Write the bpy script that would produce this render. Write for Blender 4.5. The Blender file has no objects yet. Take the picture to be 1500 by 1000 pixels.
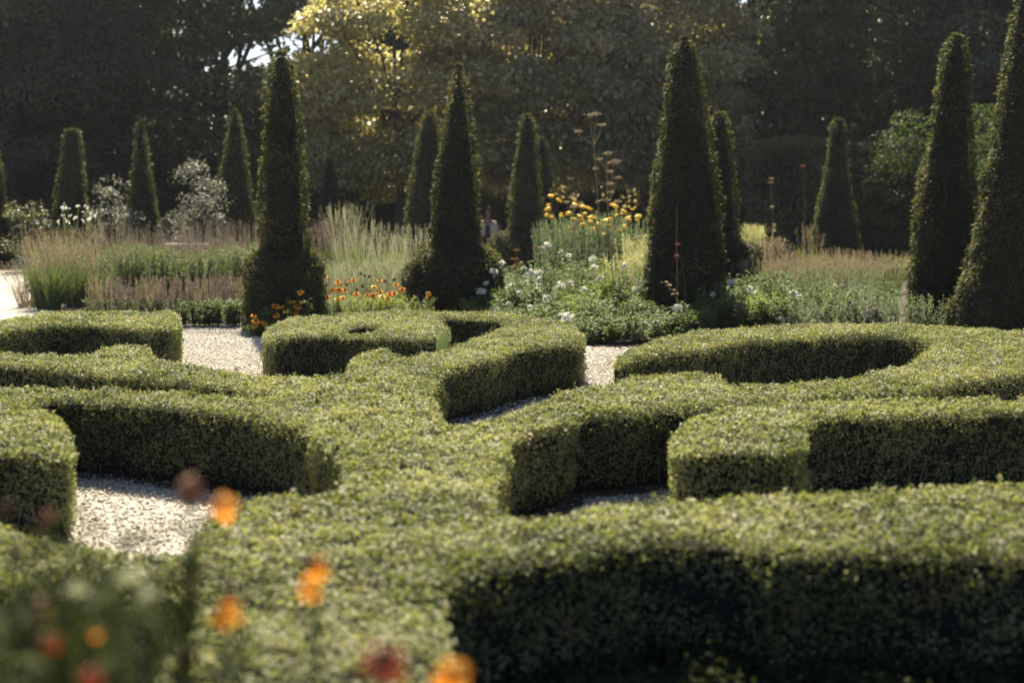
import bpy, math, random
import numpy as np
from mathutils import Vector, Matrix
rng = np.random.default_rng(7); random.seed(7)
R = math.radians
SC = bpy.context.scene; COL = SC.collection
# ---------------------------------------------------------------- camera
CAMZ, F, HOR = 1.70, 2083.0, 265.0
PITCH = math.atan((500 - HOR) / F)
cp, sp_ = math.cos(PITCH), math.sin(PITCH)
def ray(px, py):
    x = (px - 750) / F; v = (500 - py) / F
    return np.array([x, cp + v * sp_, -sp_ + v * cp])
def G(px, py, z=0.0):                       # pixel -> point on the level z
    d = ray(px, py); t = (z - CAMZ) / d[2]
    return np.array([d[0] * t, d[1] * t, z])
def P(px, py, Y):                           # pixel -> point at distance Y
    d = ray(px, py); t = Y / d[1]
    return np.array([d[0] * t, Y, CAMZ + d[2] * t])
cam = bpy.data.objects.new('camera', bpy.data.cameras.new('camera')); COL.objects.link(cam)
cam.location = (0, 0, CAMZ); cam.rotation_euler = (math.pi / 2 - PITCH, 0, 0)
cam.data.lens = 50; cam.data.sensor_width = 36; cam.data.clip_end = 2000; cam.data.clip_start = .05
cam.data.dof.use_dof = True; cam.data.dof.focus_distance = 11.5; cam.data.dof.aperture_fstop = 1.75
SC.camera = cam
# ---------------------------------------------------------------- light
w = bpy.data.worlds.new('World'); SC.world = w; w.use_nodes = True
nt = w.node_tree; nt.nodes.clear()
SUN_EL, SUN_AZ = 49, -7           # azimuth off +Y (negative = left)
sky = nt.nodes.new('ShaderNodeTexSky'); sky.sky_type = 'NISHITA'; sky.sun_disc = False
sky.sun_elevation = R(SUN_EL); sky.sun_rotation = R(SUN_AZ); sky.dust_density = 1.6; sky.air_density = .7; sky.ozone_density = 2.0
bg = nt.nodes.new('ShaderNodeBackground'); bg.inputs[1].default_value = 0.065
ow = nt.nodes.new('ShaderNodeOutputWorld')
nt.links.new(sky.outputs[0], bg.inputs[0]); nt.links.new(bg.outputs[0], ow.inputs[0])
sl = bpy.data.lights.new('sun', 'SUN'); sl.energy = 5.0; sl.angle = R(0.6); sl.color = (1, .88, .66)
so = bpy.data.objects.new('sun', sl); COL.objects.link(so)
sd = Vector((math.sin(R(SUN_AZ)) * math.cos(R(SUN_EL)), math.cos(R(SUN_AZ)) * math.cos(R(SUN_EL)), math.sin(R(SUN_EL))))
so.rotation_euler = sd.to_track_quat('Z', 'Y').to_euler(); so.location = (0, 20, 30)
vs = SC.view_settings; vs.view_transform = 'Standard'; vs.look = 'None'; vs.gamma = 1; vs.exposure = 1.5
SC.cycles.max_bounces = 7; SC.cycles.transparent_max_bounces = 6; SC.cycles.volume_bounces = 0
SC.cycles.use_denoising = True
# ---------------------------------------------------------------- materials
def new_mat(name):
    m = bpy.data.materials.new(name); m.use_nodes = True
    return m, m.node_tree, m.node_tree.nodes['Principled BSDF'], m.node_tree.nodes['Material Output']
def ramp(nt, cols, pos=None):
    r = nt.nodes.new('ShaderNodeValToRGB'); e = r.color_ramp.elements
    n = len(cols)
    for i, c in enumerate(cols):
        p = i / (n - 1) if pos is None else pos[i]
        if i < 2: el = e[i]; el.position = p
        else: el = e.new(p)
        el.color = (*c, 1)
    return r
def leafmat(name, cols, rough=.45, trans=.35, tint=(.88, .92, .42), spec=.5, patch=.5, scale=3.0, brown=0):
    m, nt, b, o = new_mat(name)
    g = nt.nodes.new('ShaderNodeNewGeometry'); tc = nt.nodes.new('ShaderNodeTexCoord')
    nz = nt.nodes.new('ShaderNodeTexNoise'); nz.inputs['Scale'].default_value = scale; nz.inputs['Detail'].default_value = 3
    nt.links.new(tc.outputs['Object'], nz.inputs['Vector'])
    mr = nt.nodes.new('ShaderNodeMapRange'); mr.inputs[1].default_value = .3; mr.inputs[2].default_value = .7
    nt.links.new(nz.outputs['Fac'], mr.inputs[0])
    mx = nt.nodes.new('ShaderNodeMix'); mx.data_type = 'FLOAT'; mx.inputs[0].default_value = patch
    nt.links.new(g.outputs['Random Per Island'], mx.inputs[2]); nt.links.new(mr.outputs[0], mx.inputs[3])
    r = ramp(nt, cols); nt.links.new(mx.outputs[0], r.inputs[0])
    if brown:
        n2 = nt.nodes.new('ShaderNodeTexNoise'); n2.inputs['Scale'].default_value = 4.5; n2.inputs['Detail'].default_value = 4; nt.links.new(tc.outputs['Object'], n2.inputs['Vector'])
        m2 = nt.nodes.new('ShaderNodeMapRange'); m2.inputs[1].default_value = .60; m2.inputs[2].default_value = .74; m2.inputs[4].default_value = brown; nt.links.new(n2.outputs['Fac'], m2.inputs[0])
        x2 = nt.nodes.new('ShaderNodeMix'); x2.data_type = 'RGBA'; nt.links.new(m2.outputs[0], x2.inputs[0]); nt.links.new(r.outputs[0], x2.inputs[6]); x2.inputs[7].default_value = (.26, .19, .09, 1)
        class _o: pass
        rr = _o(); rr.outputs = [x2.outputs[2]]; r = rr
    nt.links.new(r.outputs[0], b.inputs['Base Color'])
    b.inputs['Roughness'].default_value = rough; b.inputs['Specular IOR Level'].default_value = spec
    t = nt.nodes.new('ShaderNodeBsdfTranslucent')
    mm = nt.nodes.new('ShaderNodeMix'); mm.data_type = 'RGBA'; mm.blend_type = 'MULTIPLY'; mm.inputs[0].default_value = 1
    nt.links.new(r.outputs[0], mm.inputs[6]); mm.inputs[7].default_value = (*[c * 1.5 for c in tint], 1)
    nt.links.new(mm.outputs[2], t.inputs[0])
    ms = nt.nodes.new('ShaderNodeMixShader'); ms.inputs[0].default_value = trans
    nt.links.new(b.outputs[0], ms.inputs[1]); nt.links.new(t.outputs[0], ms.inputs[2]); nt.links.new(ms.outputs[0], o.inputs[0])
    return m
def plain(name, col, rough=.8, noise=0.25, scale=20, bump=0, spec=.3):
    m, nt, b, o = new_mat(name)
    tc = nt.nodes.new('ShaderNodeTexCoord'); nz = nt.nodes.new('ShaderNodeTexNoise')
    nz.inputs['Scale'].default_value = scale; nz.inputs['Detail'].default_value = 5
    nt.links.new(tc.outputs['Object'], nz.inputs['Vector'])
    r = ramp(nt, [tuple(c * (1 - noise) for c in col), tuple(min(1, c * (1 + noise)) for c in col)], [.3, .7])
    nt.links.new(nz.outputs['Fac'], r.inputs[0]); nt.links.new(r.outputs[0], b.inputs['Base Color'])
    b.inputs['Roughness'].default_value = rough; b.inputs['Specular IOR Level'].default_value = spec
    if bump:
        bm_ = nt.nodes.new('ShaderNodeBump'); bm_.inputs['Strength'].default_value = bump; bm_.inputs['Distance'].default_value = .02
        nt.links.new(nz.outputs['Fac'], bm_.inputs['Height']); nt.links.new(bm_.outputs[0], b.inputs['Normal'])
    return m
M = {}
M['box'] = leafmat('box_leaf', [(.038, .050, .017), (.092, .108, .038), (.172, .186, .072), (.28, .278, .14), (.37, .34, .20)], rough=.6, trans=.37, tint=(.92, 1.0, .52), spec=.36, patch=.42, scale=1.7, brown=.6)
M['boxcore'] = plain('box_inner_shade', (.009, .009, .008), .98, .4, 60)  # near-black, stands in for shade deep in the leaves
M['yew'] = leafmat('yew_needles', [(.021, .026, .017), (.045, .052, .027), (.084, .087, .042), (.15, .14, .065)], rough=.65, trans=.38, tint=(1, 1.05, .5), spec=.18, scale=2)
M['yewrust'] = leafmat('yew_rust', [(.05, .03, .012), (.15, .07, .025), (.2, .09, .035)], rough=.6, trans=.3)
M['twig'] = plain('box_twig', (.16, .12, .08), .9, .3, 60)
M['bark'] = plain('bark', (.06, .05, .04), .9, .4, 12, .6)
M['darktree'] = leafmat('dark_tree_leaf', [(.018, .026, .018), (.045, .06, .034), (.09, .112, .06), (.15, .17, .09)], rough=.5, trans=.35, scale=.7, patch=.6)
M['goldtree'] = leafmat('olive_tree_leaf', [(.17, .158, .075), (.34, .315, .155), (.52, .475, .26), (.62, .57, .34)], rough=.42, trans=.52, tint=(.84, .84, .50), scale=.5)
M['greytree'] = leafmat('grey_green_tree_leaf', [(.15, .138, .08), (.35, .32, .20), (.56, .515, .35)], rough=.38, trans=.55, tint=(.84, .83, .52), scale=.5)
M['midtree'] = leafmat('mid_tree_leaf', [(.035, .04, .022), (.10, .105, .05), (.20, .20, .10)], rough=.5, trans=.42, scale=.7, patch=.6)
M['shrubleaf'] = leafmat('shrub_leaf', [(.03, .05, .016), (.06, .09, .03), (.11, .14, .05)], rough=.65, trans=.35, scale=1, spec=.15)
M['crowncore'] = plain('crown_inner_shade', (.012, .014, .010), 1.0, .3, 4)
M['herb'] = leafmat('herb_leaf', [(.038, .062, .024), (.072, .105, .045), (.125, .16, .08), (.20, .235, .14)], rough=.62, trans=.42, scale=3, spec=.25)
M['herblime'] = leafmat('lime_leaf', [(.09, .125, .03), (.16, .20, .06), (.27, .30, .12)], rough=.62, trans=.5, scale=3, spec=.25)
M['herbblue'] = leafmat('blue_green_leaf', [(.06, .09, .05), (.12, .16, .095), (.21, .25, .16)], rough=.65, trans=.38, tint=(1, 1.02, .7), scale=3, spec=.2)
M['silver'] = leafmat('silver_leaf', [(.07, .08, .06), (.13, .14, .11), (.21, .215, .175)], rough=.6, trans=.3, tint=(1, .98, .8), scale=2)
M['straw'] = leafmat('straw', [(.17, .145, .10), (.27, .23, .165), (.38, .34, .25)], rough=.7, trans=.3, tint=(.85, .8, .6), scale=3)
M['pinkgrass'] = leafmat('pink_plume', [(.11, .098, .09), (.18, .16, .148), (.26, .235, .215)], rough=.7, trans=.3, tint=(.9, .8, .62), scale=3)
M['palegrass'] = leafmat('pale_plume', [(.17, .18, .125), (.28, .285, .215), (.42, .42, .34)], rough=.7, trans=.35, tint=(.9, .92, .7), scale=3)
M['cream'] = leafmat('cream_foliage', [(.26, .27, .13), (.40, .40, .22), (.52, .51, .34)], rough=.6, trans=.4, tint=(.9, .9, .6), scale=3)
M['rust'] = leafmat('rust_seed', [(.10, .05, .03), (.20, .10, .055), (.3, .16, .09)], rough=.8, trans=.25, tint=(1, .8, .6))
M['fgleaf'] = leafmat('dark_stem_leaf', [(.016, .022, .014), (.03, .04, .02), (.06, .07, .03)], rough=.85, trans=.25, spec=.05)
M['palefg'] = leafmat('pale_leaf', [(.20, .22, .12), (.28, .29, .17)], rough=.8, trans=.3, spec=.1)
M['white'] = leafmat('white_petal', [(.68, .68, .65), (.78, .78, .75), (.82, .82, .8)], rough=.5, trans=.5, tint=(.62, .62, .56))
M['orange'] = leafmat('orange_petal', [(.80, .27, .03), (.90, .40, .05), (.95, .55, .09)], rough=.75, spec=.08, trans=.6, tint=(.75, .66, .4), patch=.2)
M['red'] = leafmat('red_petal', [(.22, .025, .02), (.36, .06, .03), (.55, .16, .05)], rough=.5, trans=.45, tint=(1, .5, .4), patch=.2)
M['yellow'] = leafmat('yellow_flower', [(.75, .52, .03), (.85, .64, .05), (.9, .74, .1)], rough=.6, trans=.3, tint=(.7, .66, .35))
M['disc'] = plain('flower_disc', (.055, .025, .015), .9, .4, 300, .5)
M['stem'] = plain('green_stem', (.10, .13, .05), .7, .3, 60)
M['drystem'] = plain('dry_stem', (.36, .27, .14), .8, .3, 60)
M['ruststem'] = plain('rust_stem', (.20, .085, .045), .8, .3, 60)
M['stone'] = plain('stone', (.55, .5, .42), .85, .15, 15, .3)
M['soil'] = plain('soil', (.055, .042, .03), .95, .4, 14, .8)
M['skin'] = plain('skin', (.42, .25, .18), .6, .05, 8)
M['cloth_white'] = plain('white_cloth', (.80, .72, .60), .9, .06, 10)
M['cloth_dark'] = plain('plum_cloth', (.10, .06, .07), .9, .1, 10)
M['cloth_child'] = plain('olive_cloth', (.16, .14, .09), .9, .1, 10)
M['hair'] = plain('hair', (.06, .035, .022), .7, .3, 50)
# gravel
m, nt, b, o = new_mat('gravel'); tc = nt.nodes.new('ShaderNodeTexCoord')
vo = nt.nodes.new('ShaderNodeTexVoronoi'); vo.inputs['Scale'].default_value = 55
nz = nt.nodes.new('ShaderNodeTexNoise'); nz.inputs['Scale'].default_value = 1.6; nz.inputs['Detail'].default_value = 6
nt.links.new(tc.outputs['Object'], vo.inputs['Vector']); nt.links.new(tc.outputs['Object'], nz.inputs['Vector'])
r1 = ramp(nt, [(.34, .31, .26), (.46, .43, .37), (.56, .53, .46)]); nt.links.new(vo.outputs['Color'], r1.inputs[0])
r2 = ramp(nt, [(.72, .70, .66), (1, 1, 1)], [.35, .6]); nt.links.new(nz.outputs['Fac'], r2.inputs[0])
mm = nt.nodes.new('ShaderNodeMix'); mm.data_type = 'RGBA'; mm.blend_type = 'MULTIPLY'; mm.inputs[0].default_value = 1
nt.links.new(r1.outputs[0], mm.inputs[6]); nt.links.new(r2.outputs[0], mm.inputs[7]); nt.links.new(mm.outputs[2], b.inputs['Base Color'])
bu = nt.nodes.new('ShaderNodeBump'); bu.inputs['Strength'].default_value = .8; bu.inputs['Distance'].default_value = .012; bu.invert = True
nt.links.new(vo.outputs['Distance'], bu.inputs['Height']); nt.links.new(bu.outputs[0], b.inputs['Normal']); b.inputs['Roughness'].default_value = .85
M['gravel'] = m
m, nt, b, o = new_mat('gravel_stone'); g = nt.nodes.new('ShaderNodeNewGeometry')
r1 = ramp(nt, [(.22, .19, .15), (.45, .41, .35), (.58, .54, .47), (.70, .67, .60)], [0, .12, .55, 1]); nt.links.new(g.outputs['Random Per Island'], r1.inputs[0])
nt.links.new(r1.outputs[0], b.inputs['Base Color']); b.inputs['Roughness'].default_value = .8
M['pebble'] = m
M['litter'] = leafmat('leaf_litter', [(.05, .035, .02), (.13, .09, .045), (.22, .16, .08), (.12, .14, .04)], rough=.8, trans=.2, spec=.1)
# ---------------------------------------------------------------- mesh tools
class Acc:
    def __init__(s): s.v = []; s.f = []; s.m = []; s.n = 0
    def add(s, v, f, mi=0):
        v = np.asarray(v, float).reshape(-1, 3); f = np.asarray(f, np.int64)
        if len(f) == 0: return
        s.v.append(v); s.f.append((f + s.n)); s.m.append(np.full(len(f), mi)); s.n += len(v)
    def build(s, name, mats, parent=None, loc=(0, 0, 0), smooth=False):
        V = np.concatenate(s.v) - np.array(loc)
        me = bpy.data.meshes.new(name); me.vertices.add(len(V)); me.vertices.foreach_set('co', V.ravel())
        lens = np.concatenate([np.full(len(f), f.shape[1]) for f in s.f]); loops = np.concatenate([f.ravel() for f in s.f])
        me.loops.add(len(loops)); me.loops.foreach_set('vertex_index', loops)
        st = np.zeros(len(lens), np.int64); st[1:] = np.cumsum(lens)[:-1]
        me.polygons.add(len(lens)); me.polygons.foreach_set('loop_start', st); me.polygons.foreach_set('loop_total', lens)
        me.polygons.foreach_set('material_index', np.concatenate(s.m))
        if smooth: me.polygons.foreach_set('use_smooth', np.ones(len(lens), bool))
        for m_ in (mats if isinstance(mats, list) else [mats]): me.materials.append(m_)
        me.update(calc_edges=True)
        ob = bpy.data.objects.new(name, me); COL.objects.link(ob)
        if parent: ob.parent = parent
        else: ob.location = loc
        return ob
def unit(a): return a / np.maximum(np.linalg.norm(a, axis=1, keepdims=True), 1e-9)
def leaves(acc, p, d, n, L, W, mi=0, fold=.18):
    """rhombic folded leaves: base p, direction d, face normal n"""
    p = np.asarray(p); N = len(p)
    if N == 0: return
    d = unit(np.asarray(d)); n = np.asarray(n); s = unit(np.cross(d, n)); n = np.cross(s, d)
    L = np.broadcast_to(np.asarray(L, float), (N,))[:, None]; W = np.broadcast_to(np.asarray(W, float), (N,))[:, None]
    a = p; c = p + d * L - n * L * .12
    mid = p + d * L * .45
    l = mid + s * W * .5 + n * W * fold; r = mid - s * W * .5 + n * W * fold
    acc.add(np.stack([a, l, c, r], 1), np.arange(4 * N).reshape(N, 4), mi)
def rv(n, s=1.0): return rng.normal(0, s, (n, 3))
def ribbon(acc, pts, wid, side=None, mi=0):
    """pts: N,K,3 ribbons, wid K"""
    N, K, _ = pts.shape
    if side is None:
        a = rng.uniform(0, 2 * math.pi, N); side = np.stack([np.cos(a), np.sin(a), np.zeros(N)], 1)
    w_ = np.asarray(wid); w_ = np.broadcast_to(w_, (N, K))[:, :, None] * .5
    l = pts - side[:, None, :] * w_; r = pts + side[:, None, :] * w_
    V = np.stack([l, r], 2).reshape(N, K * 2, 3)
    q = np.array([[2 * k, 2 * k + 1, 2 * k + 3, 2 * k + 2] for k in range(K - 1)])
    f = (q[None] + (np.arange(N) * K * 2)[:, None, None]).reshape(-1, 4)
    acc.add(V, f, mi)
def tube(acc, path, rad, k=6, mi=0):
    path = np.asarray(path, float); n = len(path); rad = np.broadcast_to(np.asarray(rad, float), (n,))
    t = np.gradient(path, axis=0); t = unit(t)
    up = np.array([0, 1, 0.]) if abs(t[0][1]) < .9 else np.array([1, 0, 0.])
    a = unit(np.cross(t, up)); b_ = np.cross(t, a)
    th = np.linspace(0, 2 * math.pi, k, endpoint=False)
    V = path[:, None] + rad[:, None, None] * (np.cos(th)[None, :, None] * a[:, None] + np.sin(th)[None, :, None] * b_[:, None])
    f = [[i * k + j, i * k + (j + 1) % k, (i + 1) * k + (j + 1) % k, (i + 1) * k + j] for i in range(n - 1) for j in range(k)]
    acc.add(V.reshape(-1, 3), f, mi)
def blob(acc, c, r, seg=10, rings=7, mi=0, jit=.12):
    c = np.asarray(c, float); r = np.broadcast_to(np.asarray(r, float), (3,))
    V = [];
    for i in range(rings + 1):
        ph = math.pi * i / rings
        for j in range(seg):
            th = 2 * math.pi * j / seg; q = 1 + (rng.uniform(-jit, jit) if 0 < i < rings else 0)
            V.append(c + r * q * np.array([math.sin(ph) * math.cos(th), math.sin(ph) * math.sin(th), math.cos(ph)]))
    f = [[i * seg + j, (i + 1) * seg + j, (i + 1) * seg + (j + 1) % seg, i * seg + (j + 1) % seg] for i in range(rings) for j in range(seg)]
    acc.add(V, f, mi)
def tag(o, label=None, cat=None, group=None, kind=None):
    if label: o['label'] = label
    if cat: o['category'] = cat
    if group: o['group'] = group
    if kind: o['kind'] = kind
    return o
def empty(name, loc):
    o = bpy.data.objects.new(name, None); COL.objects.link(o); o.location = tuple(loc); o.empty_display_size = .1
    return o
def inpoly(q, poly):
    x, y = q[:, 0], q[:, 1]; c = np.zeros(len(q), bool); n = len(poly)
    for i in range(n):
        x1, y1 = poly[i]; x2, y2 = poly[(i + 1) % n]
        if y1 == y2: continue
        c ^= ((y1 > y) != (y2 > y)) & (x < (x2 - x1) * (y - y1) / (y2 - y1) + x1)
    return c
def smooth_poly(P_, step=.035):
    P_ = np.asarray(P_); n = len(P_); out = []
    for i in range(n):
        p0, p1, p2, p3 = P_[i - 1], P_[i], P_[(i + 1) % n], P_[(i + 2) % n]
        k = max(2, int(np.linalg.norm(p2 - p1) / step))
        for t in np.linspace(0, 1, k, endpoint=False):   # centripetal-ish cardinal spline
            m1 = (p2 - p0) * .5; m2 = (p3 - p1) * .5
            lim = np.linalg.norm(p2 - p1)
            for mm_ in (m1, m2):
                l_ = np.linalg.norm(mm_)
                if l_ > lim * 1.0: mm_ *= lim * 1.0 / l_
            out.append((2 * t**3 - 3 * t**2 + 1) * p1 + (t**3 - 2 * t**2 + t) * m1 + (-2 * t**3 + 3 * t**2) * p2 + (t**3 - t**2) * m2)
    return np.array(out)
def wob(x, y, s=1.0): return (np.sin(x * 5.1 * s + 1.3 * np.sin(y * 3.7 * s)) + np.sin(y * 6.3 * s + 2 * np.sin(x * 2.9 * s)) + .6 * np.sin((x + y) * 13 * s)) / 2.6
def cellrand(a, b, size, k=0):
    # one random value per small tuft of leaves
    i = np.floor(a / size + .35 * np.sin(b / size * 1.7)); j = np.floor(b / size + .35 * np.sin(a / size * 2.1))
    v = np.sin(i * 127.1 + j * 311.7 + k * 74.7) * 43758.5453
    return v - np.floor(v)
# ---------------------------------------------------------------- hedges
from mathutils.geometry import tessellate_polygon
def hedge_mesh(name, poly, h, parent=None, others=(), dens=14000, LL=.018, rnd=.055, core_dz=0.0, mat='box', holes=()):
    acc = Acc(); n = len(poly)
    area = .5 * np.sum(poly[:, 0] * np.roll(poly[:, 1], -1) - np.roll(poly[:, 0], -1) * poly[:, 1])
    if area < 0: poly = poly[::-1].copy(); area = -area
    tan = unit(np.roll(poly, -1, 0) - np.roll(poly, 1, 0)); nor = np.stack([tan[:, 1], -tan[:, 0]], 1)   # outward for ccw
    # top
    lo, hi = poly.min(0), poly.max(0)
    N = int((hi[0] - lo[0]) * (hi[1] - lo[1]) * dens)
    q = rng.uniform(lo, hi, (N, 2)); q = q[inpoly(q, poly)]
    for hp in holes: q = q[~inpoly(q, hp)]
    bd = np.empty(len(q))
    keep = np.ones(n, bool)
    for op in others: keep &= ~inpoly(poly, op)     # boundary points that are free edge
    fb = poly[keep] if keep.any() else poly
    if holes: fb = np.concatenate([fb] + list(holes))
    for i in range(0, len(q), 20000):
        bd[i:i + 20000] = np.sqrt(((q[i:i + 20000, None] - fb[None]) ** 2).sum(2)).min(1) if len(fb) else 1
    e = np.clip(1 - bd / rnd, 0, 1)
    z = h + .012 * wob(q[:, 0], q[:, 1]) + .010 * wob(q[:, 1] * 3.1, q[:, 0] * 2.7) - rnd * (1 - np.sqrt(1 - e ** 2 * .98)) - rng.exponential(.013, len(q)) + (rng.random(len(q)) < .04) * rng.uniform(0, .02, len(q))
    z += .026 * (cellrand(q[:, 0], q[:, 1], .045) - .6) + .026 * (cellrand(q[:, 0], q[:, 1], .11, 5) - .6)
    p = np.column_stack([q, z]); k = len(p)
    ct = np.column_stack([cellrand(q[:, 0], q[:, 1], .045, 1) - .5, cellrand(q[:, 0], q[:, 1], .045, 2) - .5, np.zeros(k)])
    nn = np.tile([0, 0, 1.], (k, 1)) + rv(k, .38) + ct * 1.3; dd = rv(k) + [0, 0, .35]
    dd = dd - nn * (dd * nn).sum(1, keepdims=True) / (nn * nn).sum(1, keepdims=True)
    s = np.clip(rng.lognormal(-.08, .28, k), .45, 1.7)
    leaves(acc, p, dd, nn, LL * s, LL * .62 * s)
    # stray shoots standing above the clipped top
    K = int(len(q) / dens * 55); j = rng.integers(0, len(q), K); hh = rng.uniform(.012, .045, K)
    for m_ in range(6):
        t_ = (m_ + 1) / 6; pp = p[j] * [1, 1, 0] + np.column_stack([rng.normal(0, .003, K), rng.normal(0, .003, K), h - .01 + hh * t_])
        leaves(acc, pp, rv(K) * [1, 1, .3] + [0, 0, .6], rv(K) + [0, 0, .6], LL * .8, LL * .5)
    # walls (outer boundary and holes)
    def wall(pl, nr, dens_):
        seg = np.linalg.norm(np.roll(pl, -1, 0) - pl, axis=1); tot = seg.sum()
        K = int(tot * h * dens_); cs = np.cumsum(seg); u = rng.uniform(0, tot, K); i = np.minimum(np.searchsorted(cs, u), len(pl) - 1)
        t = (cs[i] - u) / np.maximum(seg[i], 1e-9); j = (i + 1) % len(pl)
        b2 = pl[j] * (1 - t)[:, None] + pl[i] * t[:, None]; nr2 = unit(nr[i] + nr[j] * .5)
        zz = h * rng.uniform(.03, 1, K) ** .85
        for op in others:
            ok = ~inpoly(b2, op); b2, nr2, zz, u = b2[ok], nr2[ok], zz[ok], u[ok]
        thin = rng.random(len(zz)) < np.clip(.12 + zz / h * 3.0, 0, 1)       # thinner skirt near the ground
        b2, nr2, zz, u = b2[thin], nr2[thin], zz[thin], u[thin]
        e_ = np.clip((zz - (h - rnd)) / rnd, 0, 1); ins = rnd * (1 - np.sqrt(1 - e_ ** 2 * .98))
        ins = ins + rng.exponential(.016, len(zz)) - .016 * wob(u, zz * 2.2, 1.3) - .01 * wob(u * 3, zz * 6) + .03 * np.clip(1 - zz / .12, 0, 1)
        ins = ins + .035 * cellrand(u, zz, .05) + .03 * cellrand(u, zz, .12, 4) - .015
        p_ = np.column_stack([b2 - nr2 * ins[:, None], zz]); K = len(p_)
        n3 = np.column_stack([nr2, np.zeros(K)]); n_ = n3 + [0, 0, .45] + rv(K, .55); d_ = rv(K) + [0, 0, .3] + n3 * .3
        s_ = rng.uniform(.7, 1.25, K)
        leaves(acc, p_, d_, n_, LL * s_, LL * .62 * s_)
        K = int(tot * 16); u = rng.uniform(0, tot, K); i = np.minimum(np.searchsorted(cs, u), len(pl) - 1); b2 = pl[i]; n2 = nr[i]
        for op in others:
            ok = ~inpoly(b2, op); b2, n2 = b2[ok], n2[ok]
        K = len(b2); a0 = np.column_stack([b2 - n2 * rng.uniform(.03, .1, (K, 1)), np.zeros(K)]); t0 = np.column_stack([b2 - n2 * rng.uniform(.0, .05, (K, 1)), rng.uniform(.1, .3, K)]) + rv(K, .03) * [1, 1, 0]
        ribbon(acc, np.stack([a0, (a0 + t0) / 2 + rv(K, .012), t0], 1), .006, mi=2)
    wall(poly, nor, dens * .8)
    for hp in holes:
        tn = unit(np.roll(hp, -1, 0) - np.roll(hp, 1, 0)); nh = np.stack([-tn[:, 1], tn[:, 0]], 1)
        c_ = hp.mean(0)
        if ((c_ - hp) * nh).sum() < 0: nh = -nh
        wall(hp, nh, dens)
    # inner core, coloured as the shade between leaves
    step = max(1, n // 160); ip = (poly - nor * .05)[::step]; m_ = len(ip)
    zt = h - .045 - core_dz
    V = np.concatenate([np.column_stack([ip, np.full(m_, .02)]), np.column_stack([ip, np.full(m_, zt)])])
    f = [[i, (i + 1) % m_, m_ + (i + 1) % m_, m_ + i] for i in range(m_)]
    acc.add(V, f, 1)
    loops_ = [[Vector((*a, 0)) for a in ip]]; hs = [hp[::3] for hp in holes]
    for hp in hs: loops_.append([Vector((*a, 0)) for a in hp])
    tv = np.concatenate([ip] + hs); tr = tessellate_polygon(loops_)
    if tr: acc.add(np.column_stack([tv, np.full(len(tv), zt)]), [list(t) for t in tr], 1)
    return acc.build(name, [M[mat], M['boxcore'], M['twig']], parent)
def top(pts, h): return smooth_poly([G(x, y, h)[:2] for x, y in pts])
HH = .465
spiral = top([(600,556),(560,556),(520,548),(507,540),(512,529),(524,517),(553,511),(574,512),(582,519),(596,521),(620,516),(647,510),(674,502),(701,491),(728,481),(741,474),(735,468),(723,466),(696,464),(661,463),(642,466),(652,474),(660,481),(655,490),(640,495),(607,493),(539,492),(458,488),(417,491),(392,497),(384,490),(390,479),(404,472),(431,465),(485,460),(539,456),(593,454),(674,455),(720,456),(762,460),(803,466),(838,475),(853,485),(856,497),(820,503),(762,511),(722,523),(681,530),(654,540),(640,552),(634,570)], .42)
sp_hole = top([(506,480),(524,474),(548,475),(556,481),(540,487),(514,487)], .42)
larm_back = top([(-60,513),(0,514),(60,518),(100,520),(132,516),(150,508),(185,503),(212,505),(226,515),(240,526),(300,536),(370,547),(440,551),(520,548),(560,570),(540,600),(480,596),(448,583),(430,579),(380,569),(300,560),(230,553),(160,545),(100,540),(60,534),(0,530),(-60,532)], HH)
larm = top([(-90,566),(0,566),(100,568),(200,571),(300,575),(400,580),(448,583),(500,585),(560,600),(600,650),(560,690),(510,700),(500,674),(476,650),(442,624),(391,608),(340,601),(272,595),(204,588),(136,583),(75,582),(40,592),(0,600),(-90,606)], HH)
stem = top([(520,548),(570,548),(600,550),(622,554),(634,576),(646,598),(654,617),(681,620),(721,609),(789,588),(843,568),(880,575),(850,598),(838,614),(789,627),(753,640),(744,660),(737,682),(726,702),(722,724),(742,747),(765,757),(740,800),(680,835),(653,850),(655,880),(662,930),(680,990),(700,1060),(640,1100),(400,1120),(215,1100),(222,1030),(235,980),(262,940),(285,900),(283,868),(250,840),(262,805),(275,785),(300,760),(335,740),(372,730),(430,724),(484,718),(503,702),(500,674),(480,640),(450,600),(470,560)], HH)
rarm = top([(770,596),(789,588),(843,568),(897,558),(920,550),(950,547),(985,546),(1040,547),(1064,554),(1079,563),(1153,560),(1240,551),(1283,543),(1326,532),(1348,518),(1364,506),(1350,494),(1305,488),(1240,488),(1166,491),(1088,497),(1023,509),(975,514),(930,522),(908,530),(904,522),(918,511),(958,496),(1023,485),(1088,478),(1196,474),(1305,473),(1370,475),(1456,481),(1520,488),(1610,505),(1600,535),(1500,543),(1456,548),(1391,561),(1348,569),(1305,572),(1240,575),(1175,579),(1110,583),(1045,591),(980,594),(906,601),(850,604),(838,614),(789,627),(753,640),(730,640)], HH)
farm_r = top([(640,790),(700,765),(765,757),(820,749),(900,734),(978,730),(1100,723),(1210,718),(1350,710),(1500,703),(1640,695),(1680,800),(1500,806),(1355,800),(1268,797),(1152,803),(1065,786),(949,783),(862,798),(775,811),(705,828),(653,846),(600,840)], .50)
farm_l = top([(330,810),(262,805),(200,802),(100,792),(40,776),(-60,765),(-110,800),(-60,845),(0,842),(100,834),(200,850),(250,860),(283,870),(340,880)], HH)
allp = {'spiral': spiral, 'larm_back': larm_back, 'larm': larm, 'stem': stem, 'rarm': rarm, 'farm_r': farm_r, 'farm_l': farm_l}
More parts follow.
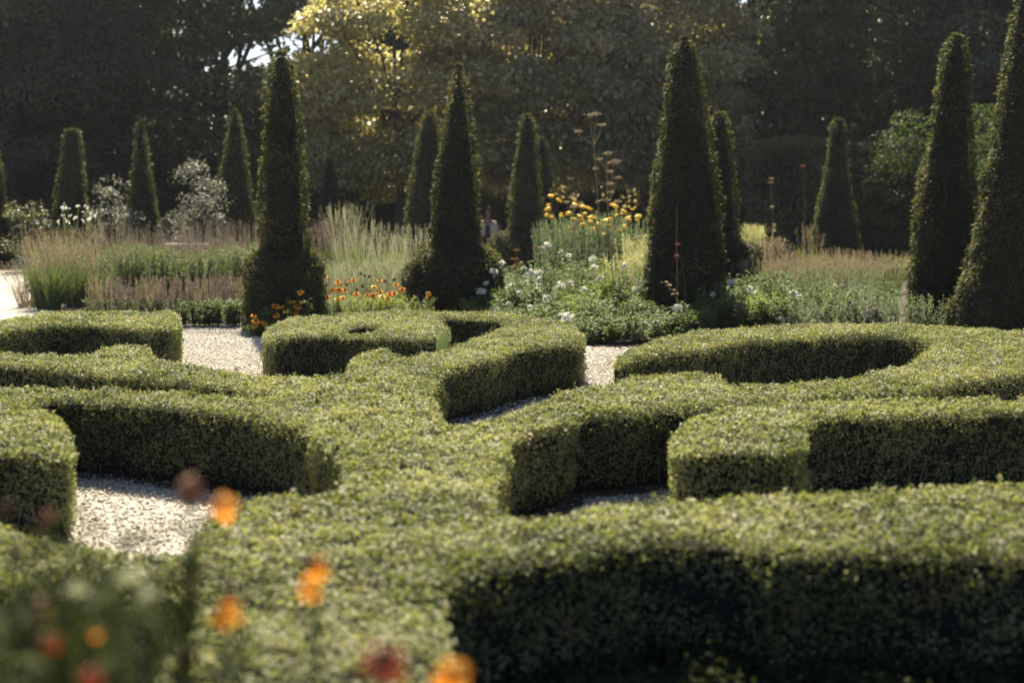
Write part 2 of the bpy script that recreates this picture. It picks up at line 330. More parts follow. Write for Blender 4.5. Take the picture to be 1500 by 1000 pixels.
fl = empty('box_hedge', (stem[:, 0].mean(), stem[:, 1].mean(), 0))
tag(fl, 'large clipped box hedge whose central stem branches into curling arms on both sides', 'hedge', 'clipped box hedges of the parterre')
inv = Vector((-fl.location.x, -fl.location.y, 0))
names = {'spiral': ('scroll_arm', 'spiral scroll arm behind the stem, curling to the left'), 'larm_back': ('side_arm', 'thin rear left arm ending in a small rounded lobe'), 'larm': ('side_arm', 'deep left arm with a long shaded front face'), 'stem': ('stem', 'broad central stem in full sun'), 'rarm': ('scroll_arm', 'wide right arm looping back round a dark recess'), 'farm_r': ('side_arm', 'near right arm with a dark front face'), 'farm_l': ('side_arm', 'near left arm behind the orange flowers')}
for i, (k, pl) in enumerate(allp.items()):
    near = k in ('stem', 'farm_r', 'farm_l')
    ob = hedge_mesh(names[k][0], pl, .42 if k == 'spiral' else .50 if k == 'farm_r' else HH, fl, [p_ for k2, p_ in allp.items() if k2 != k], dens=(11000 if near else 14000), LL=(.0195 if near else .0155 if k == 'spiral' else .0168), core_dz=.004 * i, holes=[sp_hole] if k == 'spiral' else ())
    ob.location = inv; ob['label'] = names[k][1]
def lone(pts, label, h=HH, **kw):
    pl = top(pts, h); o = hedge_mesh('box_hedge', pl, h, None, **kw)
    return tag(o, label, 'hedge', 'clipped box hedges of the parterre')
lone([(-130,520),(-60,498),(0,484),(50,476),(90,473),(150,475),(215,479),(252,480),(264,472),(263,461),(250,457),(200,455),(130,455),(80,457),(40,462),(0,468),(-60,480),(-150,500)], 'low clipped box hedge with square right end in front of the tan flower spikes')
lone([(980,650),(986,630),(1000,614),(1030,602),(1066,595),(1153,587),(1283,582),(1400,583),(1500,585),(1640,590),(1650,606),(1500,602),(1413,604),(1326,606),(1240,607),(1195,613),(1180,624),(1185,645),(1165,655),(1100,657),(1040,655),(1000,662)], 'box hedge at right with a knobbed left end, before the wide looping arm')
lone([(-90,590),(0,586),(40,589),(75,600),(98,620),(108,645),(98,664),(60,662),(0,660),(-90,665)], 'rounded box hedge end at the left frame edge beside the gravel patch')
# ---------------------------------------------------------------- ground
def sheet(name, pts, z, mat, kind='structure', div=1):
    me = bpy.data.meshes.new(name); me.from_pydata([(x, y, z) for x, y in pts], [], [list(range(len(pts)))]); me.materials.append(M[mat])
    o = bpy.data.objects.new(name, me); COL.objects.link(o)
    if kind: o['kind'] = kind
    return o
M['turf'] = plain('woodland_floor', (.045, .045, .025), .95, .4, 3, .6)
sheet('ground', [(-400, -60), (400, -60), (400, 600), (-400, 600)], 0, 'turf')
sheet('gravel_path', [(-30, -4), (30, -4), (30, 31), (-30, 31)], .004, 'gravel')
def gp(l): return [tuple(G(x, y, 0)[:2]) for x, y in l]
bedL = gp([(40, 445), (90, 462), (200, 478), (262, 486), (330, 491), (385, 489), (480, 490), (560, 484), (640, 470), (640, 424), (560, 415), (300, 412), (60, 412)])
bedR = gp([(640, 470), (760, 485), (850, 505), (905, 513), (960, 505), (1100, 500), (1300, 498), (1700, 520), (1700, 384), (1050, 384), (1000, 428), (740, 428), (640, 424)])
sheet('soil_or_shade_bed', bedL, .008, 'soil'); sheet('soil_or_shade_bed', bedR, .0085, 'soil')
sheet('soil_or_shade_bed', gp([(420, 396), (-300, 396), (-300, 383), (420, 383)]), .008, 'soil')
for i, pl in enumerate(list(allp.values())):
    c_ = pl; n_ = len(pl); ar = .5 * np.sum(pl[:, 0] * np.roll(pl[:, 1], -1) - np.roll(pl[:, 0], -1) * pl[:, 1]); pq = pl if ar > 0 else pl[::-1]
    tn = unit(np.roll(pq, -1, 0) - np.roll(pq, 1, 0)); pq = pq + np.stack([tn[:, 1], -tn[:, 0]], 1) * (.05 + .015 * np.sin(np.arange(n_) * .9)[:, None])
    sheet('soil_shade_strip', [tuple(p_) for p_ in pq[::2]], .012 + .001 * i, 'soil')  # hedge-foot soil, also darkening gravel where the hedge shadow falls
sheet('soil_or_shade_bed', [(-.2, .5), (9, .5), (9, 5.3), (-.2, 5.0)], .0205, 'soil')
sheet('soil_or_shade_bed', gp([(990, 748), (1150, 722), (1640, 690), (1640, 760), (990, 775)]), .0215, 'soil')  # dark sheet over gravel, standing in for the shade between hedges
def groundcover():
    a = Acc(); N = 26000; q = rng.uniform((-.2, 3.7), (5.2, 5.35), (N, 2)); z = .03 + .07 * np.abs(wob(q[:, 0], q[:, 1], 1.5)) + .10 * np.clip((q[:, 1] - 4.3), 0, 1) + rng.exponential(.015, N)
    ok = ~inpoly(q, stem); q, z = q[ok], z[ok]; N = len(q); leaves(a, np.column_stack([q, z]), rv(N) + [0, 0, .2], rv(N, .5) + [0, 0, .9], .03 * rng.uniform(.6, 1.4, N), .018)
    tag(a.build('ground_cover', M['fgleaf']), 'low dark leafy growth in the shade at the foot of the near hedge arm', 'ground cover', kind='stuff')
groundcover()
def pebbles():
    acc = Acc()
    O = np.array([[1, 0, 0], [0, 1, 0], [-1, 0, 0], [0, -1, 0], [0, 0, 1], [0, 0, -1.]]); Fq = np.array([[0, 1, 4], [1, 2, 4], [2, 3, 4], [3, 0, 4], [1, 0, 5], [2, 1, 5], [3, 2, 5], [0, 3, 5]])
    hp = list(allp.values())
    for reg, dn in (([(240, 480), (420, 480), (420, 570), (220, 560)], 2600), ([(630, 510), (930, 510), (940, 570), (650, 640)], 2600), ([(40, 690), (400, 690), (400, 850), (20, 840)], 2300), ([(740, 700), (1000, 690), (1000, 780), (740, 790)], 1500)):
        pl = np.array(gp(reg)); lo, hi = pl.min(0), pl.max(0); N = int(np.prod(hi - lo) * dn)
        q = rng.uniform(lo, hi, (N, 2)); q = q[inpoly(q, pl)]; N = len(q)
        s = rng.lognormal(math.log(.0072), .35, N)
        sc = np.stack([s * rng.uniform(.8, 1.5, N), s * rng.uniform(.8, 1.3, N), s * rng.uniform(.5, .9, N)], 1)
        V = O[None] * sc[:, None] * rng.uniform(.7, 1.2, (N, 6, 1)); a = rng.uniform(0, 6.28, N); c, s_ = np.cos(a)[:, None], np.sin(a)[:, None]
        x = V[..., 0] * c - V[..., 1] * s_; y = V[..., 0] * s_ + V[..., 1] * c
        V = np.stack([x + q[:, :1], y + q[:, 1:], V[..., 2] + rng.uniform(.004, .014, N)[:, None]], 2)
        acc.add(V, (Fq[None] + 6 * np.arange(N)[:, None, None]).reshape(-1, 3))
    for reg, dn in (([(220, 480), (420, 480), (420, 570), (200, 570)], 60), ([(620, 510), (930, 510), (940, 580), (640, 650)], 130), ([(20, 690), (420, 690), (420, 860), (0, 850)], 210), ([(740, 690), (1000, 690), (1000, 790), (740, 790)], 200)):
        pl = np.array(gp(reg)); lo, hi = pl.min(0), pl.max(0); N = int(np.prod(hi - lo) * dn); q = rng.uniform(lo, hi, (N, 2)); q = q + .25 * np.column_stack([wob(q[:, 0], q[:, 1], .7), wob(q[:, 1], q[:, 0], .8)])
        d = np.full(N, 9.)
        for hp_ in hp: d = np.minimum(d, np.sqrt(((q[:, None] - hp_[None, ::3]) ** 2).sum(2)).min(1))
        q = q[rng.random(N) < np.clip(1.1 - d * 2.2, .10, 1)]; N = len(q); n = rv(N, .35) + [0, 0, 1]
        leaves(acc, np.column_stack([q, rng.uniform(.014, .024, N)]), rv(N) * [1, 1, .15], n, rng.uniform(.014, .04, N), rng.uniform(.008, .02, N), 1)
    o = acc.build('gravel_stones', [M['pebble'], M['litter']]); tag(o, 'loose pale gravel stones and bits of leaf litter between the hedges', 'gravel', kind='stuff')
pebbles()
# ---------------------------------------------------------------- yew cones
def yew(label, by, prof, tier=None, group='clipped yew cones', rustp=0.0, dens=900):
    """by = pixel row of its foot; prof = [(y, xl, xr)] from top to foot"""
    Y = G(750, by)[1]; xb = (prof[-1][1] + prof[-1][2]) / 2; c0 = P(xb, by, Y); e = empty('yew_cone', (c0[0], Y, 0))
    tag(e, label, 'topiary tree', group)
    def body(name, pr, depth):
        acc = Acc(); zs, xs, rs = [], [], []
        for (y, xl, xr) in pr:
            a, b_ = P(xl, y, Y), P(xr, y, Y); zs.append(a[2]); xs.append((a[0] + b_[0]) / 2); rs.append(max(.03, (b_[0] - a[0]) / 2 + .004))
        zs, xs, rs = map(np.array, (zs, xs, rs)); o_ = np.argsort(zs); zs, xs, rs = zs[o_], xs[o_], rs[o_]
        if name != 'crown': rs = rs * 1.08
        elif tier: rs = rs * np.interp(zs, [zs[0], zs[0] + .45, zs[0] + .9], [.90, .93, 1])
        zs[0] = min(zs[0], .03) if name == 'crown' and not tier or name != 'crown' else zs[0]
        L = zs[-1] - zs[0]; zz = np.linspace(zs[0], zs[-1], 60); rr = np.interp(zz, zs, rs)
        N = int(2 * math.pi * rr.mean() * L * dens * 2.6)
        pdf = rr + .02; cdf = np.cumsum(pdf) / pdf.sum(); z = np.interp(rng.random(N), cdf, zz); r = np.interp(z, zs, rs); x = np.interp(z, zs, xs)
        th = rng.uniform(0, 2 * math.pi, N)
        lump = .05 * np.sin(th * 2 + z * 2.7 + xb) + .035 * np.sin(th * 5 - z * 9 + xb) + .03 * np.sin(z * 21 + 2 * np.sin(th * 2 + xb)) * np.sin(th * 3 + xb * 2)
        rad = r * (1 + lump) - rng.exponential(.022, N) + (rng.random(N) < .06) * rng.uniform(0, .04, N)
        out = np.stack([np.cos(th), np.sin(th), np.zeros(N)], 1)
        rad = rad + .055 * (cellrand(th * r, z * 1.6, .10) - .6) + .03 * (cellrand(th * r, z * 1.5, .25, 3) - .5)
        p = np.column_stack([x, np.full(N, Y), z]) + out * rad[:, None]
        d = out * .9 + rv(N, .5) + [0, 0, -.15]; n = rv(N, .5) + [0, 0, .8] + out * .5
        s = rng.uniform(.7, 1.4, N); mi = 0
        leaves(acc, p, d, n, .048 * s, .020 * s, 0)
        if rustp:
            K = int(N * rustp); leaves(acc, p[:K] + out[:K] * .03, d[:K], n[:K], .045, .022, 2)
        # top tuft / cap
        K = int(900 * rr[-1] + 110); t2 = rng.uniform(0, 6.28, K); q = np.sqrt(rng.random(K)) * rs[-1]
        p = np.column_stack([xs[-1] + np.cos(t2) * q, Y + np.sin(t2) * q, zs[-1] + rng.normal(0, .012, K)])
        leaves(acc, p, rv(K, .5) + [0, 0, .7], rv(K), .05, .02, 0)
        if rs[-1] > .12:
            K = int(rs[-1] ** 2 * 3.14 * 4500); t2 = rng.uniform(0, 6.28, K); q = np.sqrt(rng.random(K)) * rs[-1]
            leaves(acc, np.column_stack([xs[-1] + np.cos(t2) * q, Y + np.sin(t2) * q, zs[-1] + rng.normal(0, .02, K)]), rv(K), rv(K, .5) + [0, 0, 1], .045, .02, 0)
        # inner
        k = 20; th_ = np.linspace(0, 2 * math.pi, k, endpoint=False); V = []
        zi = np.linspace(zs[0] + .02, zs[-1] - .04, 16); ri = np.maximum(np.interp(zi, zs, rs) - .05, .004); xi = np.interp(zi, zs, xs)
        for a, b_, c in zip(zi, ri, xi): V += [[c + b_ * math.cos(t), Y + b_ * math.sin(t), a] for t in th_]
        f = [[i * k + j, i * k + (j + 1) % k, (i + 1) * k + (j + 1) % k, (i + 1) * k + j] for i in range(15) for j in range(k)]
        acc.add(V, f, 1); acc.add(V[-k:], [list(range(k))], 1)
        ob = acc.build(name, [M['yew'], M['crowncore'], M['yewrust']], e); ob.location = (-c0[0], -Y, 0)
    if tier: body('crown', prof, 0); body('base_tier', tier, 0)
    else: body('crown', prof, 0)
    a = Acc(); tube(a, [(0, 0, 0), (0, 0, .5), (0, 0, 1.2)], [.07, .06, .04], 8); a.build('trunk', M['bark'], e)
yew('tall blunt-topped yew cone on a square-shouldered base left of the orange flowers', 482, [(80,405,418),(86,400,424),(100,396,428),(150,390,436),(200,387,441),(250,385,443),(300,383,448),(350,379,453),(372,380,454),(376,382,454)], [(373,374,460),(377,366,467),(386,363,470),(420,363,471),(460,364,469),(482,366,466)], rustp=.004)
yew('pointed yew cone on a rounded ball-like base right of the orange flowers', 464, [(98,669,674),(112,665,678),(125,662,681),(150,657,687),(200,649,691),(250,640,697),(300,634,703),(350,629,708),(368,626,710),(372,626,710)], [(367,618,716),(374,608,726),(390,601,728),(415,597,730),(440,600,724),(464,612,712)], rustp=.012)
yew('broad tall yew cone behind the white phlox and rust stem', 470, [(58,998,1008),(64,990,1016),(80,985,1021),(100,981,1025),(150,976,1033),(200,970,1040),(250,963,1047),(300,956,1053),(350,950,1057),(400,945,1060),(440,942,1062),(470,942,1062)])
yew('yew cone half hidden behind the broad tall one, on a round-topped drum base', 436, [(168,1046,1062),(176,1036,1067),(200,1034,1069),(250,1030,1075),(300,1027,1079),(350,1024,1083),(370,1022,1084)], [(352,1024,1084),(358,1008,1103),(372,1002,1111),(410,1000,1113),(436,1002,1112)])
yew('dark yew cone at right with only its left side catching light', 474, [(55,1394,1408),(64,1386,1414),(100,1379,1418),(150,1371,1420),(200,1363,1422),(250,1354,1424),(300,1346,1429),(350,1339,1435),(400,1334,1439),(440,1332,1441),(474,1332,1441)])
yew('largest dark yew cone, cut off by the right frame edge', 492, [(-40,1496,1510),(20,1487,1520),(60,1479,1526),(100,1473,1532),(150,1467,1537),(200,1459,1541),(250,1449,1546),(300,1438,1551),(350,1426,1556),(400,1413,1561),(440,1402,1564),(492,1392,1566)])
BR = 'clipped yew cones'
yew('yew cone cut off by the left frame edge', 392, [(180,-24,-12),(240,-34,0),(300,-42,7),(345,-50,17),(392,-52,20)])
yew('ragged flat-topped distant yew cone above the tiny white flowers', 396, [(192,96,116),(200,94,117),(250,88,122),(300,82,126),(330,78,131),(396,70,138)])
yew('slender needle-tipped distant yew cone behind the grey shrub', 398, [(180,203,208),(188,200,211),(230,197,217),(260,194,221),(300,189,228),(350,182,236),(398,176,242)])
yew('evenly tapered distant yew cone just left of the tall blunt cone', 396, [(164,341,348),(172,337,351),(200,333,356),(250,325,362),(300,317,369),(340,310,374),(396,304,380)])
yew('faint distant yew cone almost hidden by the tall blunt cone', 380, [(222,366,376),(250,362,380),(300,358,386),(380,352,392)])
yew('small dim yew cone in the shade under the olive tree', 378, [(236,478,488),(260,473,492),(300,467,498),(378,460,506)])
yew('distant yew cone half hidden behind the left side of the pointed cone', 394, [(166,623,636),(174,619,639),(200,614,643),(250,606,648),(300,597,653),(335,590,658),(394,586,662)])
yew('distant yew cone on a low cushion base between the pointed cone and the yellow flowers', 400, [(170,766,779),(178,763,782),(200,760,785),(250,753,789),(300,747,794),(345,742,799)], [(336,745,790),(342,728,800),(352,722,806),(375,721,808),(400,726,804)])
yew('shorter distant yew cone just behind the cushion-based one', 384, [(204,790,798),(214,786,801),(250,782,804),(300,775,812),(384,768,820)])
yew('solitary distant yew cone with curved sides in front of the right-hand hedge', 388, [(176,1222,1234),(184,1217,1238),(230,1212,1241),(270,1207,1244),(300,1200,1248),(340,1192,1256),(388,1184,1264)])
# ---------------------------------------------------------------- trees
GAPS = [(440, 64, 54, 18, 1), (388, 80, 54, 21, 1), (345, 86, 30, 16, 1), (1092, -2, 18, 12, 1), (365, 78, 24, 14, 1), (370, 4, 18, 10, 1), (300, 100, 9, 6, 1), (262, 46, 12, 6, 1)]
def pix(p):
    x, y, z = p[:, 0], p[:, 1], p[:, 2] - CAMZ
    dep = y * cp - z * sp_; up = y * sp_ + z * cp
    return 750 + F * x / dep, 500 - F * up / dep
def tree(label, px, Y, h, r, zb, mat, name='broadleaf_tree', ncl=150, per=150, LS=.11, group='trees of the wood behind the garden', core=.72, lean=0, fl=.5, ry=None, corez=0.0, cat='tree', trunk=True, sprd=1.0):
    c0 = P(px, 300, Y); e = empty(name, (c0[0], Y, 0)); tag(e, label, cat, group)
    ry = ry or r; acc = Acc(); cz = (h + zb) / 2; hz = (h - zb) / 2
    # clump centres: biased to the shell of the crown
    th0 = rng.uniform(0, 6.28, ncl); tz = rng.random(ncl); q = rng.uniform(.45, 1.03, ncl) ** .7; lobes = 1 + .16 * np.sin(th0 * 3 + px) * np.cos(tz * 11 + Y)
    pr_ = np.sin(math.pi * np.clip(tz * .93 + .05, 0, 1)) ** .5
    C = np.column_stack([np.cos(th0) * r * q * lobes * pr_, np.sin(th0) * ry * q * pr_, zb + (h - zb) * tz + rng.normal(0, .2, ncl)])
    top_ = C[:, 2] > 9.5; kper = np.where(top_, per // 3, per); idx = np.repeat(np.arange(ncl), kper); N = len(idx)
    size = (rng.uniform(.35, .8, ncl) * sprd)[idx]
    pv = unit(rv(N) + [0, 0, .45]); off = pv * (size * np.clip(rng.normal(.8, .22, N), .1, 1.5))[:, None] * [1.2, 1.2, fl * 1.25]
    off[:, 2] -= .25 * (off[:, 0] ** 2 + off[:, 1] ** 2) / np.maximum(size, .1) * .6; p = C[idx] + off
    out = unit(p - [0, 0, cz]); d = pv * [.8, .8, .2] + rv(N, .4) + [0, 0, -.3]; n = rv(N, .33) + pv * [.7, .7, 1] + [0, 0, .45]
    s = rng.uniform(.7, 1.3, N) * np.where(top_[idx], 1.8, 1)
    wp = p + [c0[0], Y, 0]; X_, Y_ = pix(wp); ok = p[:, 2] > .05
    for (gx, gy, gw, gh, pr) in GAPS:
        dd = ((X_ - gx) / gw) ** 2 + ((Y_ - gy) / gh) ** 2 + .95 * wob(X_ / 14, Y_ / 11) + .5 * wob(X_ / 4, Y_ / 4)
        ok &= ~((dd < 1) & (rng.random(N) < pr))
    leaves(acc, p[ok], d[ok], n[ok], LS * s[ok], LS * .6 * s[ok])
    acc.build('crown', [M[mat]], e)
    if core:  # dark lumps added inside the crown to block light
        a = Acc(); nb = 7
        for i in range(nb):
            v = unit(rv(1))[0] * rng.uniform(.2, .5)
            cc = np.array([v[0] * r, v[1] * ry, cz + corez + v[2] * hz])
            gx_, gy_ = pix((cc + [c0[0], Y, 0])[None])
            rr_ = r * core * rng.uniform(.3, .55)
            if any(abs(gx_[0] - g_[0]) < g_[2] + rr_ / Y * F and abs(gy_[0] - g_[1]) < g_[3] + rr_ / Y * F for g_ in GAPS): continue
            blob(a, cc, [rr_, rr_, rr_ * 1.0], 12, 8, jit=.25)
        if a.v: a.build('crown_light_block', M['crowncore'], e)
    if trunk:
        a = Acc(); th = h * .75; k = 9
        xs = np.cumsum(rng.normal(0, .06, k)) * 1; path = np.column_stack([xs, np.cumsum(rng.normal(0, .05, k)), np.linspace(-.05, th, k)]); path[:, 0] += lean * path[:, 2]
        tube(a, path, np.linspace(.24, .07, k) * h / 12, 10)
        for i in rng.choice(ncl, min(16, ncl), replace=False):
            z0 = rng.uniform(.2, .75) * th; b0 = np.array([np.interp(z0, path[:, 2], path[:, 0]), np.interp(z0, path[:, 2], path[:, 1]), z0]); b1 = C[i]
            mid = (b0 + b1) / 2 + [0, 0, .3]; tube(a, [b0, mid, b1], [.08 * h / 12, .05 * h / 12, .015], 6)
        a.build('trunk', M['bark'], e)
tree('dark dense tree filling the far left of the wood', 20, 37, 10, 4.0, .3, 'darktree', ncl=210, per=330, LS=.14, sprd=1.5, fl=.4)
tree('dark tree second from the left edge, behind the flat-topped cone', 165, 40, 11, 3.8, .3, 'darktree', ncl=200, per=330, LS=.14, sprd=1.5, fl=.4)
tree('dark layered tree with sky showing through its upper branches', 330, 38, 10, 3.2, .4, 'darktree', ncl=170, per=300, fl=.28, LS=.13, sprd=1.5)
tree('dark tree behind the tall blunt yew cone', 450, 43, 11, 3.2, .5, 'darktree', ncl=160, per=300, LS=.14, sprd=1.5, fl=.4)
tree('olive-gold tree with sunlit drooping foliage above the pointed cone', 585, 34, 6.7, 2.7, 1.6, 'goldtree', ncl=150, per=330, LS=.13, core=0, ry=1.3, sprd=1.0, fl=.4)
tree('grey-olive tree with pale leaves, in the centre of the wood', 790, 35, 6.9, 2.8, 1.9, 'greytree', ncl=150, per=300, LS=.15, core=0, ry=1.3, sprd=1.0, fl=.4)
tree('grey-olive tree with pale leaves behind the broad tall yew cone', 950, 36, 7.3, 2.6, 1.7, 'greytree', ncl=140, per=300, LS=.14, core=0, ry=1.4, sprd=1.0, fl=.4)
tree('open-crowned tree with a leaning trunk right of the broad yew cone', 1100, 38, 9, 2.8, 1.8, 'midtree', ncl=150, per=280, LS=.14, core=0, lean=-.03, ry=1.8, sprd=1.1, fl=.4)
tree('shadowy tree behind the solitary distant cone', 1235, 39, 9.5, 3.0, 1.2, 'midtree', ncl=160, per=300, LS=.14, core=0, ry=1.8, sprd=1.2, fl=.4)
tree('dark tree behind the dark yew cone at right', 1390, 41, 11, 3.2, .8, 'darktree', ncl=170, per=300, LS=.14, sprd=1.4, fl=.4)
tree('dark tree at the far right edge of the wood', 1530, 38, 11, 3.4, .5, 'darktree', ncl=170, per=300, LS=.14, sprd=1.4, fl=.4)
for i, (px, lab) in enumerate([(-60, 'tree deep in the wood beyond the left edge'), (110, 'tree deep in the wood behind the two leftmost dark trees'), (270, 'tree deep in the wood left of the bright sky gap'), (560, 'tree deep in the wood behind the olive-gold tree'), (720, 'tree deep in the wood between the olive and grey trees'), (880, 'tree deep in the wood behind the pale-leaved trees'), (1030, 'tree deep in the wood behind the broad yew cone'), (1180, 'tree deep in the wood behind the leaning trunk'), (1330, 'tree deep in the wood right of the solitary cone'), (1480, 'tree deep in the wood near the right edge')]):
    tree(lab, px, 50 + (i % 3) * 2, 11, 4.4, .3, 'darktree', ncl=260, per=120, LS=.22, core=.9, sprd=1.3)
# shrubs
tree('pale grey-leaved shrub between the two left distant cones', 162, 25.5, 1.45, .42, .1, 'silver', 'shrub', 40, 70, .05, 'shrubs behind the flower beds', .6, cat='shrub', sprd=.35, trunk=False)
tree('pale grey-leaved shrub left of the evenly tapered cone', 288, 25.5, 1.72, .46, .1, 'silver', 'shrub', 50, 80, .05, 'shrubs behind the flower beds', .6, cat='shrub', sprd=.35, trunk=False)
tree('dull green shrub beside the left edge cone', 45, 27, 1.25, .55, .1, 'midtree', 'shrub', 30, 70, .05, 'shrubs behind the flower beds', .6, cat='shrub', sprd=.35, trunk=False)
tree('bright green leafy shrub left of the dark yew cone at right', 1318, 31, 2.7, .6, .2, 'shrubleaf', 'shrub', 70, 80, .08, 'shrubs behind the flower beds', .6, cat='shrub', sprd=.5, trunk=False)
tree('green shrub glimpsed between the two dark cones at right', 1440, 30, 2.9, .5, .2, 'shrubleaf', 'shrub', 60, 80, .07, 'shrubs behind the flower beds', .6, cat='shrub', sprd=.5, trunk=False)
# tall hedges at the back
def back_hedge(label, px0, px1, Y, h, mat, depth=1.2, LS=.06, lumpy=.12, dens=500):
    x0, x1 = P(px0, 300, Y)[0], P(px1, 300, Y)[0]; acc = Acc(); W = x1 - x0
    N = int(W * h * dens * 2.2); x = rng.uniform(x0, x1, N); z = rng.uniform(.02, h, N)
    y = Y - depth / 2 + lumpy * wob(x, z, .5) + rng.exponential(.05, N)
    leaves(acc, np.column_stack([x, y, z]), rv(N) + [0, -.4, -.1], rv(N, .6) + [0, -.7, .6], LS * rng.uniform(.7, 1.4, N), LS * .55)
    N = int(W * depth * dens * 2.2); x = rng.uniform(x0, x1, N); y = rng.uniform(Y - depth / 2, Y + depth / 2, N)
    leaves(acc, np.column_stack([x, y, h + lumpy * wob(x, y, .6) + rng.normal(0, .06, N)]), rv(N) + [0, 0, .5], rv(N, .6) + [0, 0, .8], LS * rng.uniform(.7, 1.4, N), LS * .55)
    a, b_ = Y - depth / 2 + lumpy + .05, Y + depth / 2 - .1; t = h - lumpy - .08
    V = [(x0, a, .01), (x1, a, .01), (x1, b_, .01), (x0, b_, .01), (x0, a, t), (x1, a, t), (x1, b_, t), (x0, b_, t)]
    acc.add(V, [[0, 1, 5, 4], [1, 2, 6, 5], [2, 3, 7, 6], [3, 0, 4, 7], [4, 5, 6, 7]], 1)
    tag(acc.build('tall_hedge', [M[mat], M['crowncore']]), label, 'hedge')
back_hedge('long dark clipped hedge in the shade at the back of the left and centre garden', -400, 1085, 38.5, 1.75, 'darktree', LS=.07)
back_hedge('tall rough hedge with light catching its top at the right', 1086, 1750, 32.5, 2.45, 'midtree', LS=.09, lumpy=.16)
back_hedge('dense undergrowth of the wood seen between the tree trunks', -900, 2300, 46.5, 4.2, 'darktree', 2.5, LS=.16, lumpy=.5, dens=120)
back_hedge('low clipped hedge across the far end of the right-hand flower bed', 1195, 1700, 27, .16, 'box', .5, LS=.04, lumpy=.02)
back_hedge('second low clipped hedge nearer than the other across the right-hand bed', 1205, 1700, 24.6, .24, 'box', .5, LS=.04, lumpy=.02)
# ---------------------------------------------------------------- planting helpers
def blades(acc, c, n, h, spread, lean=.4, w=.01, mi=0, K=4, foot=.08, hv=.25):
    a = rng.uniform(0, 6.28, n); q = np.sqrt(rng.random(n)) * foot; b0 = np.column_stack([np.cos(a) * q + c[0], np.sin(a) * q + c[1], np.full(n, c[2])])
    a2 = a + rng.normal(0, .7, n); hh = h * rng.uniform(1 - hv, 1 + hv * .5, n); ln = spread * rng.uniform(.2, 1, n)
    t = np.linspace(0, 1, K)[None, :, None]; dirv = np.stack([np.cos(a2), np.sin(a2), np.zeros(n)], 1)[:, None]
    pts = b0[:, None] + dirv * ln[:, None, None] * t ** 1.8 + np.array([0, 0, 1.]) * (hh[:, None, None] * (t - lean * t ** 3 * .5))
    ribbon(acc, pts, np.linspace(1, .15, K) * w, mi=mi)
    return pts[:, -1]
def spikes(acc, tips, L, n, LS, mi, wid=.012):
    N = len(tips) * n; i = np.repeat(np.arange(len(tips)), n); t = rng.random(N)
    p = tips[i] - np.array([0, 0, 1.]) * (t * L)[:, None] + rv(N, wid) * [1, 1, .5]
    leaves(acc, p, rv(N, .6) + [0, 0, .6], rv(N), LS, LS * .5, mi)
def stems(acc, c, n, h, spread, rad=.0025, mi=0, hv=.2, foot=.05):
    a = rng.uniform(0, 6.28, n); q = np.sqrt(rng.random(n)); hh = h * rng.uniform(1 - hv, 1 + hv * .3, n); b0 = np.column_stack([np.cos(a) * q * foot, np.sin(a) * q * foot, np.zeros(n)]) + c
    tp = np.column_stack([np.cos(a) * q * spread, np.sin(a) * q * spread, hh]) + c; tp = tp + rv(n, 1) * [.07, .07, 0] * h; md = (b0 + tp) / 2 + rv(n, .012) - (tp - b0) * [.12, .12, 0]
    pts = np.stack([b0, md, tp], 1)
    for s in (np.array([1., 0, 0]), np.array([0, 1., 0])): ribbon(acc, pts, rad * 2, np.tile(s, (n, 1)), mi)
    return pts
def stemleaves(acc, pts, n, L, W, mi=0, z0=.1, z1=1, droop=-.1):
    N = len(pts) * n; i = np.repeat(np.arange(len(pts)), n); t = rng.uniform(z0, z1, N)[:, None]
    p = np.where(t < .5, pts[i, 0] * (1 - 2 * t) + pts[i, 1] * 2 * t, pts[i, 1] * (2 - 2 * t) + pts[i, 2] * (2 * t - 1))
    a = rng.uniform(0, 6.28, N); o_ = np.stack([np.cos(a), np.sin(a), np.full(N, .45) + droop], 1) + rv(N, .15)
    s = rng.uniform(.6, 1.2, N) * (1.15 - .45 * t[:, 0])
    leaves(acc, p, o_, np.stack([-o_[:, 0] * .5, -o_[:, 1] * .5, np.ones(N)], 1) + rv(N, .2), L * s, W * s, mi)
def PW(px, Y, z=0.0): return np.array([P(px, 300, Y)[0], Y, z])
GI = {}
def plant(name, label, cat, c, build_fn, mats, group, part='foliage'):
    e = empty(name, c); tag(e, label, cat, group); a = Acc(); r_ = build_fn(a); a.build(part, [M[m_] for m_ in mats], e); return e, r_
O0 = np.zeros(3)
# --- left bed: meadow grasses
def zof(py, Y): return P(750, py, Y)[2]
def grass_clump(label, px, Y, htop, r, mats, n=170, plume=60, w=.012, foot=.15, plumeL=.22, name='ornamental_grass', bh=.75, group='grass clumps in the flower beds', pls=.018, cat='grass clump'):
    def fn(a):
        blades(a, O0, n, htop * bh, r, .35, w, 0, foot=foot)
        if plume:
            st = stems(a, O0, plume, htop, r * .9, .0018, 1, foot=foot); spikes(a, st[:, 2], plumeL, 16, pls, 1)
    return plant(name, label, cat, PW(px, Y), fn, mats, group)
grass_clump('strap-leaved bright green grass clump at the left end of the bed', 66, 18.9, .92, .42, ['herb', 'straw'], 330, 40, .016)
grass_clump('second strap-leaved green clump just right of the leftmost one', 108, 19.3, .9, .35, ['herb', 'straw'], 240, 40, .014)
grass_clump('tall airy green grass clump behind the strap-leaved clumps', 92, 20.1, 1.0, .55, ['herb', 'straw'], 320, 60, .013)
grass_clump('bushy green grass clump right of the strap-leaved pair', 138, 19.3, .8, .45, ['herb', 'straw'], 260, 30, .012)
grass_clump('low greyish feathery clump spilling onto the gravel at the left', 38, 19.2, .62, .45, ['straw', 'pinkgrass'], 160, 110, .006)
k = 0
